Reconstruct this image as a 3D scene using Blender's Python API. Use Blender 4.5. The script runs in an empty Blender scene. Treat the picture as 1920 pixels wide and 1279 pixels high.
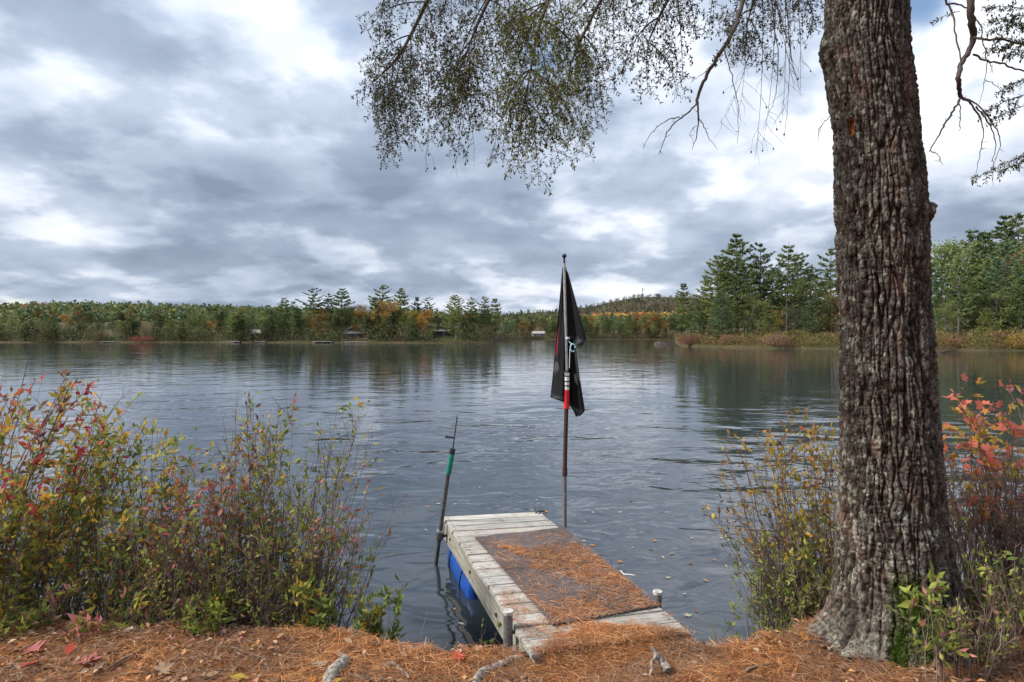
import bpy, bmesh, math, random
import numpy as np
from mathutils import Vector, Matrix

# ---------------------------------------------------------------- camera, sky, sun, exposure
F, Y0, CAM_H = 1100.0, 630.0, 2.10          # focal length and horizon row of the photograph (1920 px wide)
sc = bpy.context.scene
col = sc.collection
cam = bpy.data.objects.new('camera', bpy.data.cameras.new('camera'))
col.objects.link(cam)
cam.location = (0, 0, CAM_H)
cam.rotation_euler = (math.radians(90), 0, 0)
cam.data.sensor_width = 36
cam.data.lens = F / 1920 * 36
cam.data.shift_y = -(639.5 - Y0) / 1920
cam.data.clip_start = 0.05
cam.data.clip_end = 9000
sc.camera = cam
sc.view_settings.view_transform = 'Standard'
sc.view_settings.look = 'None'
sc.view_settings.exposure = 0.95
sc.view_settings.gamma = 1
sc.render.engine = 'CYCLES'
sc.cycles.max_bounces = 8
sc.cycles.transparent_max_bounces = 8
sc.cycles.use_denoising = True

SUN_EL, SUN_AZ = math.radians(42), math.radians(-98)     # azimuth from +Y towards +X: behind the camera to the left
sd = Vector((math.sin(SUN_AZ) * math.cos(SUN_EL), math.cos(SUN_AZ) * math.cos(SUN_EL), math.sin(SUN_EL)))
sun = bpy.data.objects.new('sun', bpy.data.lights.new('sun', 'SUN'))
col.objects.link(sun)
sun.rotation_euler = (-sd).to_track_quat('-Z', 'Y').to_euler()
sun.data.energy = 3.0
sun.data.angle = math.radians(12)
sun.data.color = (1.0, 0.95, 0.88)


class NT:
    """small helper to wire shader nodes"""
    def __init__(s, tree): s.t = tree; s.n = tree.nodes; s.l = tree.links
    def new(s, typ, **kw):
        n = s.n.new(typ)
        for k, v in kw.items(): setattr(n, k, v)
        return n
    def put(s, sock, v):
        if hasattr(v, 'is_linked') or isinstance(v, bpy.types.NodeSocket): s.l.new(v, sock)
        elif v is not None:
            if sock.type == 'RGBA' and len(v) == 3: v = (*v, 1)
            sock.default_value = v
    def math(s, op, a, b=None, c=None, clamp=False):
        n = s.new('ShaderNodeMath', operation=op, use_clamp=clamp)
        for i, v in enumerate((a, b, c)):
            if v is not None: s.put(n.inputs[i], v)
        return n.outputs[0]
    def vec(s, op, a, b=None, scale=None):
        n = s.new('ShaderNodeVectorMath', operation=op)
        s.put(n.inputs[0], a)
        if b is not None: s.put(n.inputs[1], b)
        if scale is not None: s.put(n.inputs['Scale'], scale)
        return n.outputs['Value'] if op in ('DISTANCE', 'LENGTH', 'DOT_PRODUCT') else n.outputs[0]
    def noise(s, v, scale, detail=4, rough=0.5, dist=0.0):
        n = s.new('ShaderNodeTexNoise')
        if v is not None: s.put(n.inputs['Vector'], v)
        s.put(n.inputs['Scale'], scale); s.put(n.inputs['Detail'], detail)
        s.put(n.inputs['Roughness'], rough); s.put(n.inputs['Distortion'], dist)
        return n.outputs['Fac']
    def ramp(s, f, lo, hi, a=0.0, b=1.0, smooth=True):
        n = s.new('ShaderNodeMapRange', interpolation_type='SMOOTHSTEP' if smooth else 'LINEAR')
        for i, v in enumerate((f, lo, hi, a, b)): s.put(n.inputs[i], v)
        return n.outputs[0]
    def mix(s, f, a, b, blend='MIX'):
        n = s.new('ShaderNodeMix', data_type='RGBA', blend_type=blend)
        s.put(n.inputs['Factor'], f); s.put(n.inputs['A'] if False else n.inputs[6], a); s.put(n.inputs[7], b)
        return n.outputs[2]
    def bump(s, h, strength=1.0, dist=0.01, normal=None):
        n = s.new('ShaderNodeBump')
        s.put(n.inputs['Height'], h); s.put(n.inputs['Strength'], strength); s.put(n.inputs['Distance'], dist)
        if normal is not None: s.put(n.inputs['Normal'], normal)
        return n.outputs[0]


world = bpy.data.worlds.new('World')
sc.world = world
world.use_nodes = True
w = NT(world.node_tree)
w.n.clear()
sky = w.new('ShaderNodeTexSky', sky_type='NISHITA')
sky.sun_disc = False
sky.sun_elevation = SUN_EL
sky.sun_rotation = SUN_AZ
bg_sky = w.new('ShaderNodeBackground'); bg_sky.inputs[1].default_value = 0.10
w.l.new(sky.outputs[0], bg_sky.inputs[0])
tc = w.new('ShaderNodeTexCoord')
D = tc.outputs['Generated']
sp = w.new('ShaderNodeSeparateXYZ'); w.l.new(D, sp.inputs[0])
zz = w.math('MAXIMUM', sp.outputs[2], 0.0)
inv = w.math('DIVIDE', 1.0, w.math('ADD', zz, 0.26))
cb = w.new('ShaderNodeCombineXYZ')
w.l.new(w.math('MULTIPLY', sp.outputs[0], inv), cb.inputs[0])
w.l.new(w.math('MULTIPLY', sp.outputs[1], inv), cb.inputs[1])
CP = cb.outputs[0]                                    # the cloud deck, a layer overhead
big = w.noise(w.vec('ADD', CP, (3.1, 7.7, 0.0)), 1.0, 3, 0.5, 0.2)
n1 = w.noise(w.vec('ADD', CP, (11.3, 2.4, 0.0)), 2.5, 8, 0.52, 0.10)
n2 = w.noise(w.vec('ADD', CP, (5.5, 1.2, 3.0)), 2.9, 5, 0.50, 0.0)
heads = w.ramp(n2, 0.44, 0.60)                        # cloud heads with a defined edge, lit from above
rag = w.noise(w.vec('ADD', CP, (8.5, 4.2, 3.0)), 9.0, 6, 0.55, 0.1)
thick = w.math('ADD', w.math('MULTIPLY', big, 0.60), w.math('MULTIPLY', n1, 0.45))
thick = w.math('ADD', thick, w.math('MULTIPLY', w.math('SUBTRACT', rag, 0.5), 0.12))
thick = w.math('SUBTRACT', w.math('ADD', thick, w.math('MULTIPLY', heads, 0.15)), 0.105)
# cloud masses seen in the photograph (pixel, radius, + light / - dark), as directions in the sky
BLOBS = [(230, 195, 130, .14), (450, 90, 200, .05), (130, 255, 130, -.15), (60, 315, 150, .12), (560, 210, 150, .05),
         (380, 390, 260, -.13), (120, 455, 150, .12), (330, 445, 180, .12), (300, 520, 240, -.06), (700, 330, 240, -.10),
         (800, 430, 260, -.08), (1060, 270, 200, -.10), (1330, 345, 200, .11), (1160, 420, 150, .09), (1330, 240, 130, -.04), (1480, 300, 150, .08),
         (1780, 170, 220, .14), (1880, 300, 160, .10), (1880, 365, 120, -.16), (1450, 440, 220, -.06), (1380, 100, 160, .09),
         (90, 60, 200, -.10), (330, 110, 120, -.08), (760, 120, 170, .03), (900, 545, 220, .07), (1250, 500, 200, .03)]
for bx, by, br, amp in BLOBS:
    d = Vector(((bx - 960) / F, 1, (Y0 - by) / F)).normalized()
    dist = w.vec('DISTANCE', w.vec('MULTIPLY', D, (1, 1, 1.9)), (d.x, d.y, d.z * 1.9))
    thick = w.math('ADD', thick, w.ramp(dist, 0.0, br / F * 1.5, amp, 0.0))
cr = w.new('ShaderNodeValToRGB')
w.l.new(thick, cr.inputs[0])
el = cr.color_ramp.elements
el[0].position = 0.22; el[0].color = (0.20, 0.25, 0.335, 1)
el[1].position = 0.74; el[1].color = (0.90, 0.925, 0.965, 1)
for p, c in ((0.38, (0.30, 0.36, 0.465)), (0.50, (0.45, 0.515, 0.625)), (0.62, (0.70, 0.745, 0.83))):
    e = el.new(p); e.color = (*c, 1)
bg_cl = w.new('ShaderNodeBackground')
w.l.new(cr.outputs[0], bg_cl.inputs[0])
w.put(bg_cl.inputs[1], w.math('ADD', 0.60, w.math('MULTIPLY', zz, 0.46)))     # an overcast sky is brighter overhead
gap = w.noise(w.vec('ADD', CP, (1.7, 9.2, 0.0)), 1.5, 6, 0.55, 0.2)
for bx, by, br, amp in ((985, 75, 110, .20), (1020, 120, 60, .15), (1735, 2, 55, .24), (20, 140, 60, .19), (650, 75, 55, .15)):
    d = Vector(((bx - 960) / F, 1, (Y0 - by) / F)).normalized()
    gap = w.math('SUBTRACT', gap, w.ramp(w.vec('DISTANCE', D, (d.x, d.y, d.z)), 0.0, br / F * 1.6, amp, 0.0))
mx = w.new('ShaderNodeMixShader')
w.put(mx.inputs[0], w.ramp(gap, 0.18, 0.36))
w.l.new(bg_sky.outputs[0], mx.inputs[1]); w.l.new(bg_cl.outputs[0], mx.inputs[2])
wo = w.new('ShaderNodeOutputWorld')
w.l.new(mx.outputs[0], wo.inputs[0])

# ---------------------------------------------------------------- helpers
R = np.random.default_rng(7)
random.seed(7)


def P(px, py, Y):
    return np.array([(px - 960) / F * Y, Y, CAM_H - (py - Y0) / F * Y])


def hash2(ix, iy, seed=0):
    h = (ix.astype(np.int64) * 374761393 + iy.astype(np.int64) * 668265263 + seed * 1442695041) & 0xFFFFFFFF
    h = ((h ^ (h >> 13)) * 1274126177) & 0xFFFFFFFF
    h = ((h ^ (h >> 16)) * 2246822519) & 0xFFFFFFFF
    return ((h ^ (h >> 15)) & 0xFFFFFF) / float(0xFFFFFF)


def vnoise(x, y, seed=0):
    x = np.asarray(x, float); y = np.asarray(y, float)
    ix, iy = np.floor(x), np.floor(y)
    fx, fy = x - ix, y - iy
    fx = fx * fx * (3 - 2 * fx); fy = fy * fy * (3 - 2 * fy)
    a, b = hash2(ix, iy, seed), hash2(ix + 1, iy, seed)
    c, d = hash2(ix, iy + 1, seed), hash2(ix + 1, iy + 1, seed)
    return (a * (1 - fx) + b * fx) * (1 - fy) + (c * (1 - fx) + d * fx) * fy


def fbm(x, y, oct=4, seed=0):
    s, a, t = 0.0, 0.5, 0.0
    for o in range(oct):
        s = s + a * vnoise(x * 2 ** o, y * 2 ** o, seed + o * 17); t += a; a *= 0.5
    return s / t


def worley(x, y, seed=0):
    ix, iy = np.floor(x), np.floor(y)
    f1 = np.full(x.shape, 9.0); f2 = np.full(x.shape, 9.0); cid = np.zeros(x.shape)
    for dx in (-1, 0, 1):
        for dy in (-1, 0, 1):
            cx, cy = ix + dx, iy + dy
            jx, jy = cx + 0.1 + .8 * hash2(cx, cy, seed), cy + 0.1 + .8 * hash2(cx, cy, seed + 5)
            d = np.hypot(x - jx, y - jy)
            m = d < f1
            f2 = np.where(m, f1, np.minimum(f2, d)); cid = np.where(m, hash2(cx, cy, seed + 9), cid); f1 = np.where(m, d, f1)
    return f1, f2, cid


def sstep(a, b, x):
    t = np.clip((x - a) / (b - a), 0, 1)
    return t * t * (3 - 2 * t)


def nrm(v):
    return v / np.maximum(np.linalg.norm(v, axis=-1, keepdims=True), 1e-9)


def mesh(name, V, faces, mat=None, color=None, smooth=False):
    """faces: list of int arrays (n,3) or (n,4); color: per-vertex rgb"""
    me = bpy.data.meshes.new(name)
    V = np.asarray(V, np.float32)
    faces = [np.asarray(f, np.int32) for f in faces if len(f)]
    me.vertices.add(len(V)); me.vertices.foreach_set('co', V.ravel())
    nl = sum(f.size for f in faces); npoly = sum(len(f) for f in faces)
    me.loops.add(nl); me.polygons.add(npoly)
    me.loops.foreach_set('vertex_index', np.concatenate([f.ravel() for f in faces]))
    tot = np.concatenate([np.full(len(f), f.shape[1], np.int32) for f in faces])
    st = np.concatenate([[0], np.cumsum(tot)[:-1]]).astype(np.int32)
    me.polygons.foreach_set('loop_start', st)
    if smooth: me.polygons.foreach_set('use_smooth', np.ones(npoly, bool))
    if color is not None:
        at = me.color_attributes.new('Col', 'FLOAT_COLOR', 'POINT')
        c = np.ones((len(V), 4), np.float32); c[:, :3] = color
        at.data.foreach_set('color', c.ravel())
    me.update(calc_edges=True)
    me.validate()
    if mat: me.materials.append(mat)
    return me


def obj(name, me, parent=None, **props):
    o = bpy.data.objects.new(name, me)
    col.objects.link(o)
    if parent is not None: o.parent = parent
    for k, v in props.items(): o[k] = v
    return o


def empty(name, loc, label, cat, group=None):
    o = bpy.data.objects.new(name, None)
    col.objects.link(o)
    o.location = loc; o['label'] = label; o['category'] = cat
    o.empty_display_size = 0.1
    if group: o['group'] = group
    return o


class Buf:
    def __init__(s): s.V = []; s.F = {3: [], 4: []}; s.C = []; s.n = 0
    def add(s, V, faces, c=None):
        V = np.asarray(V, float)
        for f in faces:
            f = np.asarray(f)
            if len(f): s.F[f.shape[1]].append(f + s.n)
        s.V.append(V); s.n += len(V)
        if c is not None: s.C.append(np.broadcast_to(np.asarray(c, float), (len(V), 3)))
    def tube(s, pts, rad, sides=5, c=None, cap=False):
        pts = np.asarray(pts, float); n = len(pts)
        rad = np.broadcast_to(np.asarray(rad, float), (n,))
        t = nrm(np.gradient(pts, axis=0))
        ref = np.array([0.31, 0.77, 0.55]) if abs(t.mean(0)[2]) > .5 else np.array([0.1, 0.2, 0.97])
        a = nrm(np.cross(t, ref)); b = np.cross(t, a)
        th = np.arange(sides) * 2 * np.pi / sides
        V = pts[:, None] + rad[:, None, None] * (a[:, None] * np.cos(th)[None, :, None] + b[:, None] * np.sin(th)[None, :, None])
        i = np.arange(n - 1)[:, None] * sides; j = np.arange(sides)[None]; k = (np.arange(sides) + 1)[None] % sides
        q = np.stack([i + j, i + k, i + sides + k, i + sides + j], -1).reshape(-1, 4)
        V = V.reshape(-1, 3)
        fs = [q]
        if cap:
            m = n * sides
            V = np.vstack([V, V[:sides], V[m - sides:m], pts[0], pts[-1]])
            r_ = np.arange(sides); r1 = (r_ + 1) % sides
            fs.append(np.stack([m + r_, m + r1, np.full(sides, m + 2 * sides)], -1)[:, ::-1])
            fs.append(np.stack([m + sides + r_, m + sides + r1, np.full(sides, m + 2 * sides + 1)], -1))
        s.add(V, fs, c)
    def leaves(s, pos, d, L, W, c, fold=0.18, rng=R, up=None):
        """folded lozenge leaves: pos, dir (n,3); L, W (n,); colours (n,3)"""
        n = len(pos)
        if n == 0: return
        d = nrm(np.asarray(d, float))
        side = nrm(np.cross(d, rng.normal(size=(n, 3)) if up is None else up)); upv = np.cross(side, d)
        L = np.broadcast_to(L, (n,))[:, None]; W = np.broadcast_to(W, (n,))[:, None]
        v0 = pos; v2 = pos + d * L - upv * L * .08
        v1 = pos + d * L * .45 + side * W * .5 + upv * W * fold
        v3 = pos + d * L * .45 - side * W * .5 + upv * W * fold
        V = np.stack([v0, v1, v2, v3], 1).reshape(-1, 3)
        b = np.arange(n)[:, None] * 4
        s.add(V, [np.vstack([b + [0, 1, 2], b + [0, 2, 3]])], np.repeat(np.broadcast_to(c, (n, 3)), 4, 0))
    def slivers(s, pos, d, L, W, c, rng=R):
        """needle-thin triangles"""
        n = len(pos)
        if n == 0: return
        d = nrm(d)
        side = nrm(np.cross(d, rng.normal(size=(n, 3))))
        L = np.broadcast_to(L, (n,))[:, None]; W = np.broadcast_to(W, (n,))[:, None]
        V = np.stack([pos - side * W * .5, pos + side * W * .5, pos + d * L], 1).reshape(-1, 3)
        s.add(V, [np.arange(n)[:, None] * 3 + [0, 1, 2]], np.repeat(np.broadcast_to(c, (n, 3)), 3, 0))
    def mesh(s, name, mat, smooth=False):
        V = np.vstack(s.V)
        fs = [np.vstack(s.F[k]) for k in (3, 4) if s.F[k]]
        return mesh(name, V, fs, mat, np.vstack(s.C) if s.C else None, smooth)


def prim(name, fn, mat, parent=None, smooth=False, **props):
    """one bmesh object; fn fills the bmesh"""
    bm = bmesh.new(); fn(bm)
    me = bpy.data.meshes.new(name); bm.to_mesh(me); bm.free()
    if smooth:
        me.polygons.foreach_set('use_smooth', np.ones(len(me.polygons), bool))
    me.materials.append(mat)
    return obj(name, me, parent, **props)


def box(bm, lo, hi, bevel=0.0, mat=None):
    lo, hi = Vector(lo), Vector(hi)
    g = bmesh.ops.create_cube(bm, size=1)
    c = (lo + hi) / 2; d = hi - lo
    for v in g['verts']: v.co = Vector((v.co.x * d.x, v.co.y * d.y, v.co.z * d.z)) + c
    if bevel:
        es = list({e for v in g['verts'] for e in v.link_edges})
        bmesh.ops.bevel(bm, geom=es, offset=bevel, segments=2, affect='EDGES')


# ---------------------------------------------------------------- materials
def material(name, rough=0.8, spec=0.3):
    m = bpy.data.materials.new(name); m.use_nodes = True
    t = NT(m.node_tree)
    b = t.n['Principled BSDF']
    b.inputs['Roughness'].default_value = rough
    b.inputs['Specular IOR Level'].default_value = spec
    return m, t, b


def simple(name, c, rough=0.7, spec=0.3, metal=0.0, var=0.25, scale=20, bump=0.0):
    m, t, b = material(name, rough, spec)
    co = t.new('ShaderNodeTexCoord').outputs['Object']
    n = t.noise(co, scale, 5, 0.6)
    lo = tuple(x * (1 - var) for x in c); hi = tuple(min(1, x * (1 + var)) for x in c)
    t.put(b.inputs['Base Color'], t.mix(t.ramp(n, .3, .7), lo, hi))
    b.inputs['Metallic'].default_value = metal
    if bump: t.put(b.inputs['Normal'], t.bump(n, 1.0, bump))
    return m


def foliage_mat(name, trans=0.35, objcol=True, vcol=True, rough=0.6):
    m, t, b = material(name, rough, 0.25)
    c = None
    if vcol:
        at = t.new('ShaderNodeVertexColor', layer_name='Col'); c = at.outputs[0]
    oi = t.new('ShaderNodeObjectInfo')
    if objcol:
        c = oi.outputs['Color'] if c is None else t.mix(1.0, c, oi.outputs['Color'], 'MULTIPLY')
    t.put(b.inputs['Base Color'], c)
    tr = t.new('ShaderNodeBsdfTranslucent'); t.put(tr.inputs[0], c)
    mxs = t.new('ShaderNodeMixShader'); mxs.inputs[0].default_value = trans
    t.l.new(b.outputs[0], mxs.inputs[1]); t.l.new(tr.outputs[0], mxs.inputs[2])
    t.l.new(mxs.outputs[0], t.n['Material Output'].inputs[0])
    return m


def vcol_mat(name, rough=0.85, spec=0.2, bumpscale=0, bumpd=0.002):
    m, t, b = material(name, rough, spec)
    at = t.new('ShaderNodeVertexColor', layer_name='Col')
    t.put(b.inputs['Base Color'], at.outputs[0])
    if bumpscale:
        co = t.new('ShaderNodeTexCoord').outputs['Object']
        t.put(b.inputs['Normal'], t.bump(t.noise(co, bumpscale, 5, .65), 1, bumpd))
    return m


M = {}
M['leaf'] = foliage_mat('leaf', 0.40, objcol=False)
M['tree_leaf'] = foliage_mat('tree_leaf', 0.38)
M['needle'] = vcol_mat('needle', 0.7, 0.2)
M['bark_far'] = simple('bark_far', (0.13, 0.11, 0.095), 0.9, 0.1, scale=3)
M['twig'] = vcol_mat('twig', 0.85, 0.15)
M['steel'] = simple('steel', (0.42, 0.41, 0.39), 0.42, 0.5, metal=0.7, var=.2, scale=35)
M['dark_steel'] = simple('dark_steel', (0.085, 0.08, 0.075), 0.5, 0.5, metal=0.5, var=.35, scale=40)
M['rust'] = simple('rust', (0.058, 0.032, 0.023), 0.8, 0.2, var=.5, scale=60)
M['white_plastic'] = simple('white_plastic', (0.72, 0.71, 0.68), 0.5, 0.4, var=.12, scale=60)
M['red_plastic'] = simple('red_plastic', (0.55, 0.02, 0.025), 0.45, 0.4, var=.15)
M['green_plastic'] = simple('green_plastic', (0.01, 0.17, 0.12), 0.5, 0.4, var=.2)
M['black_plastic'] = simple('black_plastic', (0.02, 0.02, 0.022), 0.5, 0.4, var=.2)
M['blue_plastic'] = simple('blue_plastic', (0.004, 0.05, 0.25), 0.5, 0.4, var=.3, scale=8)
M['grey_pipe'] = simple('grey_pipe', (0.14, 0.13, 0.122), 0.6, 0.4, metal=.2, var=.35, scale=45, bump=.001)
M['root'] = simple('root', (0.24, 0.205, 0.17), 0.9, 0.1, var=.6, scale=45, bump=.010)


def wood_mat(name, lo, hi, dirt=0.5):
    m, t, b = material(name, 0.85, 0.2)
    co = t.new('ShaderNodeTexCoord').outputs['Object']
    oi = t.new('ShaderNodeObjectInfo')
    off = t.vec('MULTIPLY', oi.outputs['Location'], (3.7, 9.1, 1.0))
    v = t.vec('ADD', t.vec('MULTIPLY', co, (2.2, 46, 46)), off)
    g = t.noise(v, 1.0, 6, 0.62, 0.6)
    blot = t.noise(t.vec('ADD', co, off), 9, 4, .6)
    c = t.mix(t.ramp(g, .3, .72), lo, hi)
    c = t.mix(t.ramp(blot, .5, .72, 0, dirt), c, (0.16, 0.15, 0.125))
    rnd = t.math('ADD', 0.78, t.math('MULTIPLY', oi.outputs['Random'], 0.4))
    hs = t.new('ShaderNodeHueSaturation'); t.put(hs.inputs['Color'], c); t.put(hs.inputs['Value'], rnd)
    t.put(b.inputs['Base Color'], hs.outputs[0])
    t.put(b.inputs['Normal'], t.bump(g, 1, .004))
    return m


M['deck_wood'] = wood_mat('deck_wood', (0.24, 0.225, 0.195), (0.55, 0.52, 0.465), .55)
M['stringer_wood'] = wood_mat('stringer_wood', (0.16, 0.15, 0.12), (0.34, 0.325, 0.27), .7)

# water
m, t, b = material('lake_water', 0.04, 0.5)
b.inputs['Base Color'].default_value = (0.020, 0.027, 0.034, 1)
b.inputs['IOR'].default_value = 1.7
geo = t.new('ShaderNodeNewGeometry')
co = t.new('ShaderNodeTexCoord').outputs['Object']
wv = t.vec('MULTIPLY', co, (0.8, 1.15, 1.0))
swell = t.noise(wv, 0.62, 1, .4, 0.8)
rip = t.noise(t.vec('MULTIPLY', co, (0.85, 1.3, 1)), 2.3, 1.5, .45, 1.0)
fine = t.noise(t.vec('MULTIPLY', co, (0.9, 1.3, 1)), 7.5, 2, .5, 0.6)
patch = t.ramp(t.noise(co, 0.13, 3, .55), .36, .62, 0.30, 1.0)
h = t.math('ADD', t.math('MULTIPLY', swell, 0.10),
           t.math('MULTIPLY', patch, t.math('ADD', t.math('MULTIPLY', rip, 0.034), t.math('MULTIPLY', fine, 0.0022))))
sy = t.new('ShaderNodeSeparateXYZ'); t.l.new(co, sy.inputs[0])
calm = t.ramp(sy.outputs[1], 4.0, 22.0, 1.0, 0.20)                 # the far side lies in the lee of the wooded shores
t.put(b.inputs['Normal'], t.bump(t.math('MULTIPLY', h, calm), 1.0, 1.0))
M['water'] = m

# forest floor
m, t, b = material('forest_floor', 0.9, 0.1)
co = t.new('ShaderNodeTexCoord').outputs['Object']
n1 = t.noise(co, 5, 6, .65, .5); n2 = t.noise(t.vec('MULTIPLY', co, (1, 1, 1)), 70, 5, .7, 1.5)
c = t.mix(t.ramp(n1, .35, .65), (0.105, 0.05, 0.026), (0.24, 0.105, 0.045))
c = t.mix(t.ramp(n2, .4, .7, 0, .6), c, (0.34, 0.165, 0.075))
t.put(b.inputs['Base Color'], c)
t.put(b.inputs['Normal'], t.bump(t.math('ADD', n2, n1), 1, .015))
M['floor'] = m

# far land
m, t, b = material('far_ground', 0.95, 0.1)
co = t.new('ShaderNodeTexCoord').outputs['Object']
n1 = t.noise(co, 0.12, 5, .6); n2 = t.noise(co, 1.1, 5, .65)
c = t.mix(t.ramp(n1, .35, .65), (0.045, 0.048, 0.022), (0.085, 0.062, 0.032))
c = t.mix(t.ramp(n2, .45, .7, 0, .5), c, (0.07, 0.045, 0.03))
t.put(b.inputs['Base Color'], c)
M['land'] = m

# mat on the dock
m, t, b = material('dock_mat_rubber', 0.75, 0.3)
co = t.new('ShaderNodeTexCoord').outputs['Object']
n1 = t.noise(co, 4, 5, .6); n2 = t.noise(co, 160, 3, .6)
c = t.mix(t.ramp(n1, .3, .7), (0.062, 0.052, 0.053), (0.115, 0.097, 0.095))
c = t.mix(t.ramp(n2, .45, .7, 0, .35), c, (0.17, 0.14, 0.125))
t.put(b.inputs['Base Color'], c); t.put(b.inputs['Normal'], t.bump(n2, 1, .003))
M['mat'] = m

# flag cloth
m, t, b = material('flag_cloth', 0.8, 0.2)
at = t.new('ShaderNodeVertexColor', layer_name='Col')
co = t.new('ShaderNodeTexCoord').outputs['Object']
t.put(b.inputs['Base Color'], at.outputs[0])
t.put(b.inputs['Normal'], t.bump(t.noise(co, 600, 2, .5), .4, .001))
tr = t.new('ShaderNodeBsdfTranslucent'); t.put(tr.inputs[0], at.outputs[0])
ms = t.new('ShaderNodeMixShader'); ms.inputs[0].default_value = .35
t.l.new(b.outputs[0], ms.inputs[1]); t.l.new(tr.outputs[0], ms.inputs[2]); t.l.new(ms.outputs[0], t.n['Material Output'].inputs[0])
M['flag'] = m

# bark of the near tree
m, t, b = material('hemlock_bark', 0.9, 0.15)
at = t.new('ShaderNodeVertexColor', layer_name='Col')
co = t.new('ShaderNodeTexCoord').outputs['Object']
n1 = t.noise(t.vec('MULTIPLY', co, (1, 1, .45)), 55, 6, .7, .4)
n2 = t.noise(co, 9, 4, .6)
n3 = t.noise(co, 150, 4, .7)
c = t.mix(t.ramp(n1, .40, .60), (0.38, 0.35, 0.33), (1.6, 1.55, 1.5))
c = t.mix(1.0, at.outputs[0], c, 'MULTIPLY')
lich = t.math('MULTIPLY', t.ramp(n2, .5, .66), t.ramp(n3, .47, .6))
c = t.mix(t.math('MULTIPLY', lich, .55), c, (0.36, 0.37, 0.32))
t.put(b.inputs['Base Color'], c)
t.put(b.inputs['Normal'], t.bump(n3, 1, .005, t.bump(n1, 1, .013)))
M['bark'] = m

# ---------------------------------------------------------------- terrain
lake = obj('lake', mesh('lake', [(-4000, 2.6, 0), (4000, 2.6, 0), (4000, 4000, 0), (-4000, 4000, 0)], [[(0, 1, 2, 3)]], M['water']),
           kind='structure', label='dark rippled lake reflecting the cloudy sky')

EDGE = np.array([(-60, 6), (-12, 4.6), (-6, 4.0), (-4, 3.72), (-3, 3.63), (-2, 3.57), (-1.2, 3.50), (-.7, 3.43), (-.3, 3.36), (.1, 3.3), (.6, 3.32),
                 (1.1, 3.36), (1.35, 3.42), (1.7, 3.62), (2.2, 3.9), (3, 4.1), (4, 4.4), (8, 5.0), (60, 7)])


def ground_z(x, y):
    x = np.asarray(x, float); y = np.asarray(y, float)
    e = np.interp(x, EDGE[:, 0], EDGE[:, 1]) + .12 * (fbm(x * 2.2, y * 0 + 3, 3, 4) - .5) * 2
    z = 0.385 + .05 * (fbm(x * 1.6, y * 1.6, 4, 21) - .5) * 2 + .13 * sstep(3.1, 1.2, y)
    z = z + .22 * sstep(1.4, 3.2, x) * sstep(4.6, 3.0, y) * .35 + .05 * sstep(-1.2, -3, x)
    k = sstep(e + .14, e - .16, y)
    return z * k + (1 - k) * (-.14 - .22 * np.clip(y - e, 0, 3)) + 0.012 * (fbm(x * 14, y * 14, 3, 33) - .5)


gx = np.concatenate([np.linspace(-60, -5.05, 40), np.arange(-5, 5.01, .035), np.linspace(5.1, 60, 40)])
gy = np.concatenate([np.linspace(-50, .9, 40), np.arange(1, 6.3, .035), np.array([6.6, 7, 8, 9])])
GX, GY = np.meshgrid(gx, gy)
nx, ny = len(gx), len(gy)
ii = (np.arange(ny - 1)[:, None] * nx + np.arange(nx - 1)[None]).ravel()
bank = obj('ground', mesh('ground', np.stack([GX, GY, ground_z(GX, GY)], -1).reshape(-1, 3),
           [np.stack([ii, ii + 1, ii + nx + 1, ii + nx], -1)], M['floor'], smooth=True), kind='structure',
           label='needle covered lake bank in the foreground')


def land_strip(name, pxs, ys, rows, label):
    """shore terrain: shoreline distance by pixel column, rows of (distance behind the shore, height)"""
    V = []
    for off, z in rows:
        for p, s in zip(pxs, ys):
            Y = s + off
            jit = (vnoise(p * .05, off * .1, 3) - .5) * min(off + .5, 6) * .25
            k_ = float(sstep(pxs[0], pxs[0] + 45, p)) if pxs[0] > 0 and z > 0 else 1.0
            V.append(((p - 960) / F * Y, Y + jit, (z + (vnoise(p * .03, off * .07, 8) - .5) * z * .35) * k_ - (.3 if k_ < .02 else 0)))
    n = len(pxs); k = len(rows)
    i = (np.arange(k - 1)[:, None] * n + np.arange(n - 1)[None]).ravel()
    return obj(name, mesh(name, V, [np.stack([i, i + 1, i + n + 1, i + n], -1)], M['land'], smooth=True), kind='structure', label=label)


fp = np.concatenate([np.linspace(-5200, -100, 60), np.arange(-60, 2000, 8), np.linspace(2050, 7000, 60)])


def far_shore_Y(p):
    p = np.asarray(p, float)
    s = np.interp(p, [-5200, -800, 0, 300, 560, 640, 800, 905, 925, 945, 1000, 1300, 2200, 7000],
                  [60, 150, 186, 188, 182, 176, 172, 174, 182, 330, 352, 360, 380, 160])
    return s + (vnoise(p * .02, p * 0, 5) - .5) * 5


def right_shore_Y(p):
    p = np.asarray(p, float)
    return np.interp(p, [1262, 1275, 1300, 1400, 1570, 1700, 1920, 2400, 4000, 7000], [150, 128, 116, 101, 93, 87, 82, 66, 36, 22]) + (vnoise(p * .02, p * 0, 15) - .5) * 3


far_rows = [(-8, -1.2), (0, -.03), (.8, .3), (5, .8), (20, 1.8), (60, 4.5), (130, 9), (260, 12)]
land_strip('far_shore', fp, far_shore_Y(fp), far_rows, 'low wooded shore across the lake')
rp = np.concatenate([np.array([1262, 1264, 1268, 1272]), np.arange(1278, 2000, 6), np.linspace(2020, 7000, 60)])
right_rows = [(-4, -1.0), (0, -.03), (.6, .3), (4, .75), (14, 1.5), (40, 4.0), (90, 8)]
land_strip('right_point', rp, right_shore_Y(rp), right_rows, 'brushy wooded point of land on the right')


def shore_z(off, rows):
    r = np.array(rows); return np.interp(off, r[:, 0], r[:, 1])


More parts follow.
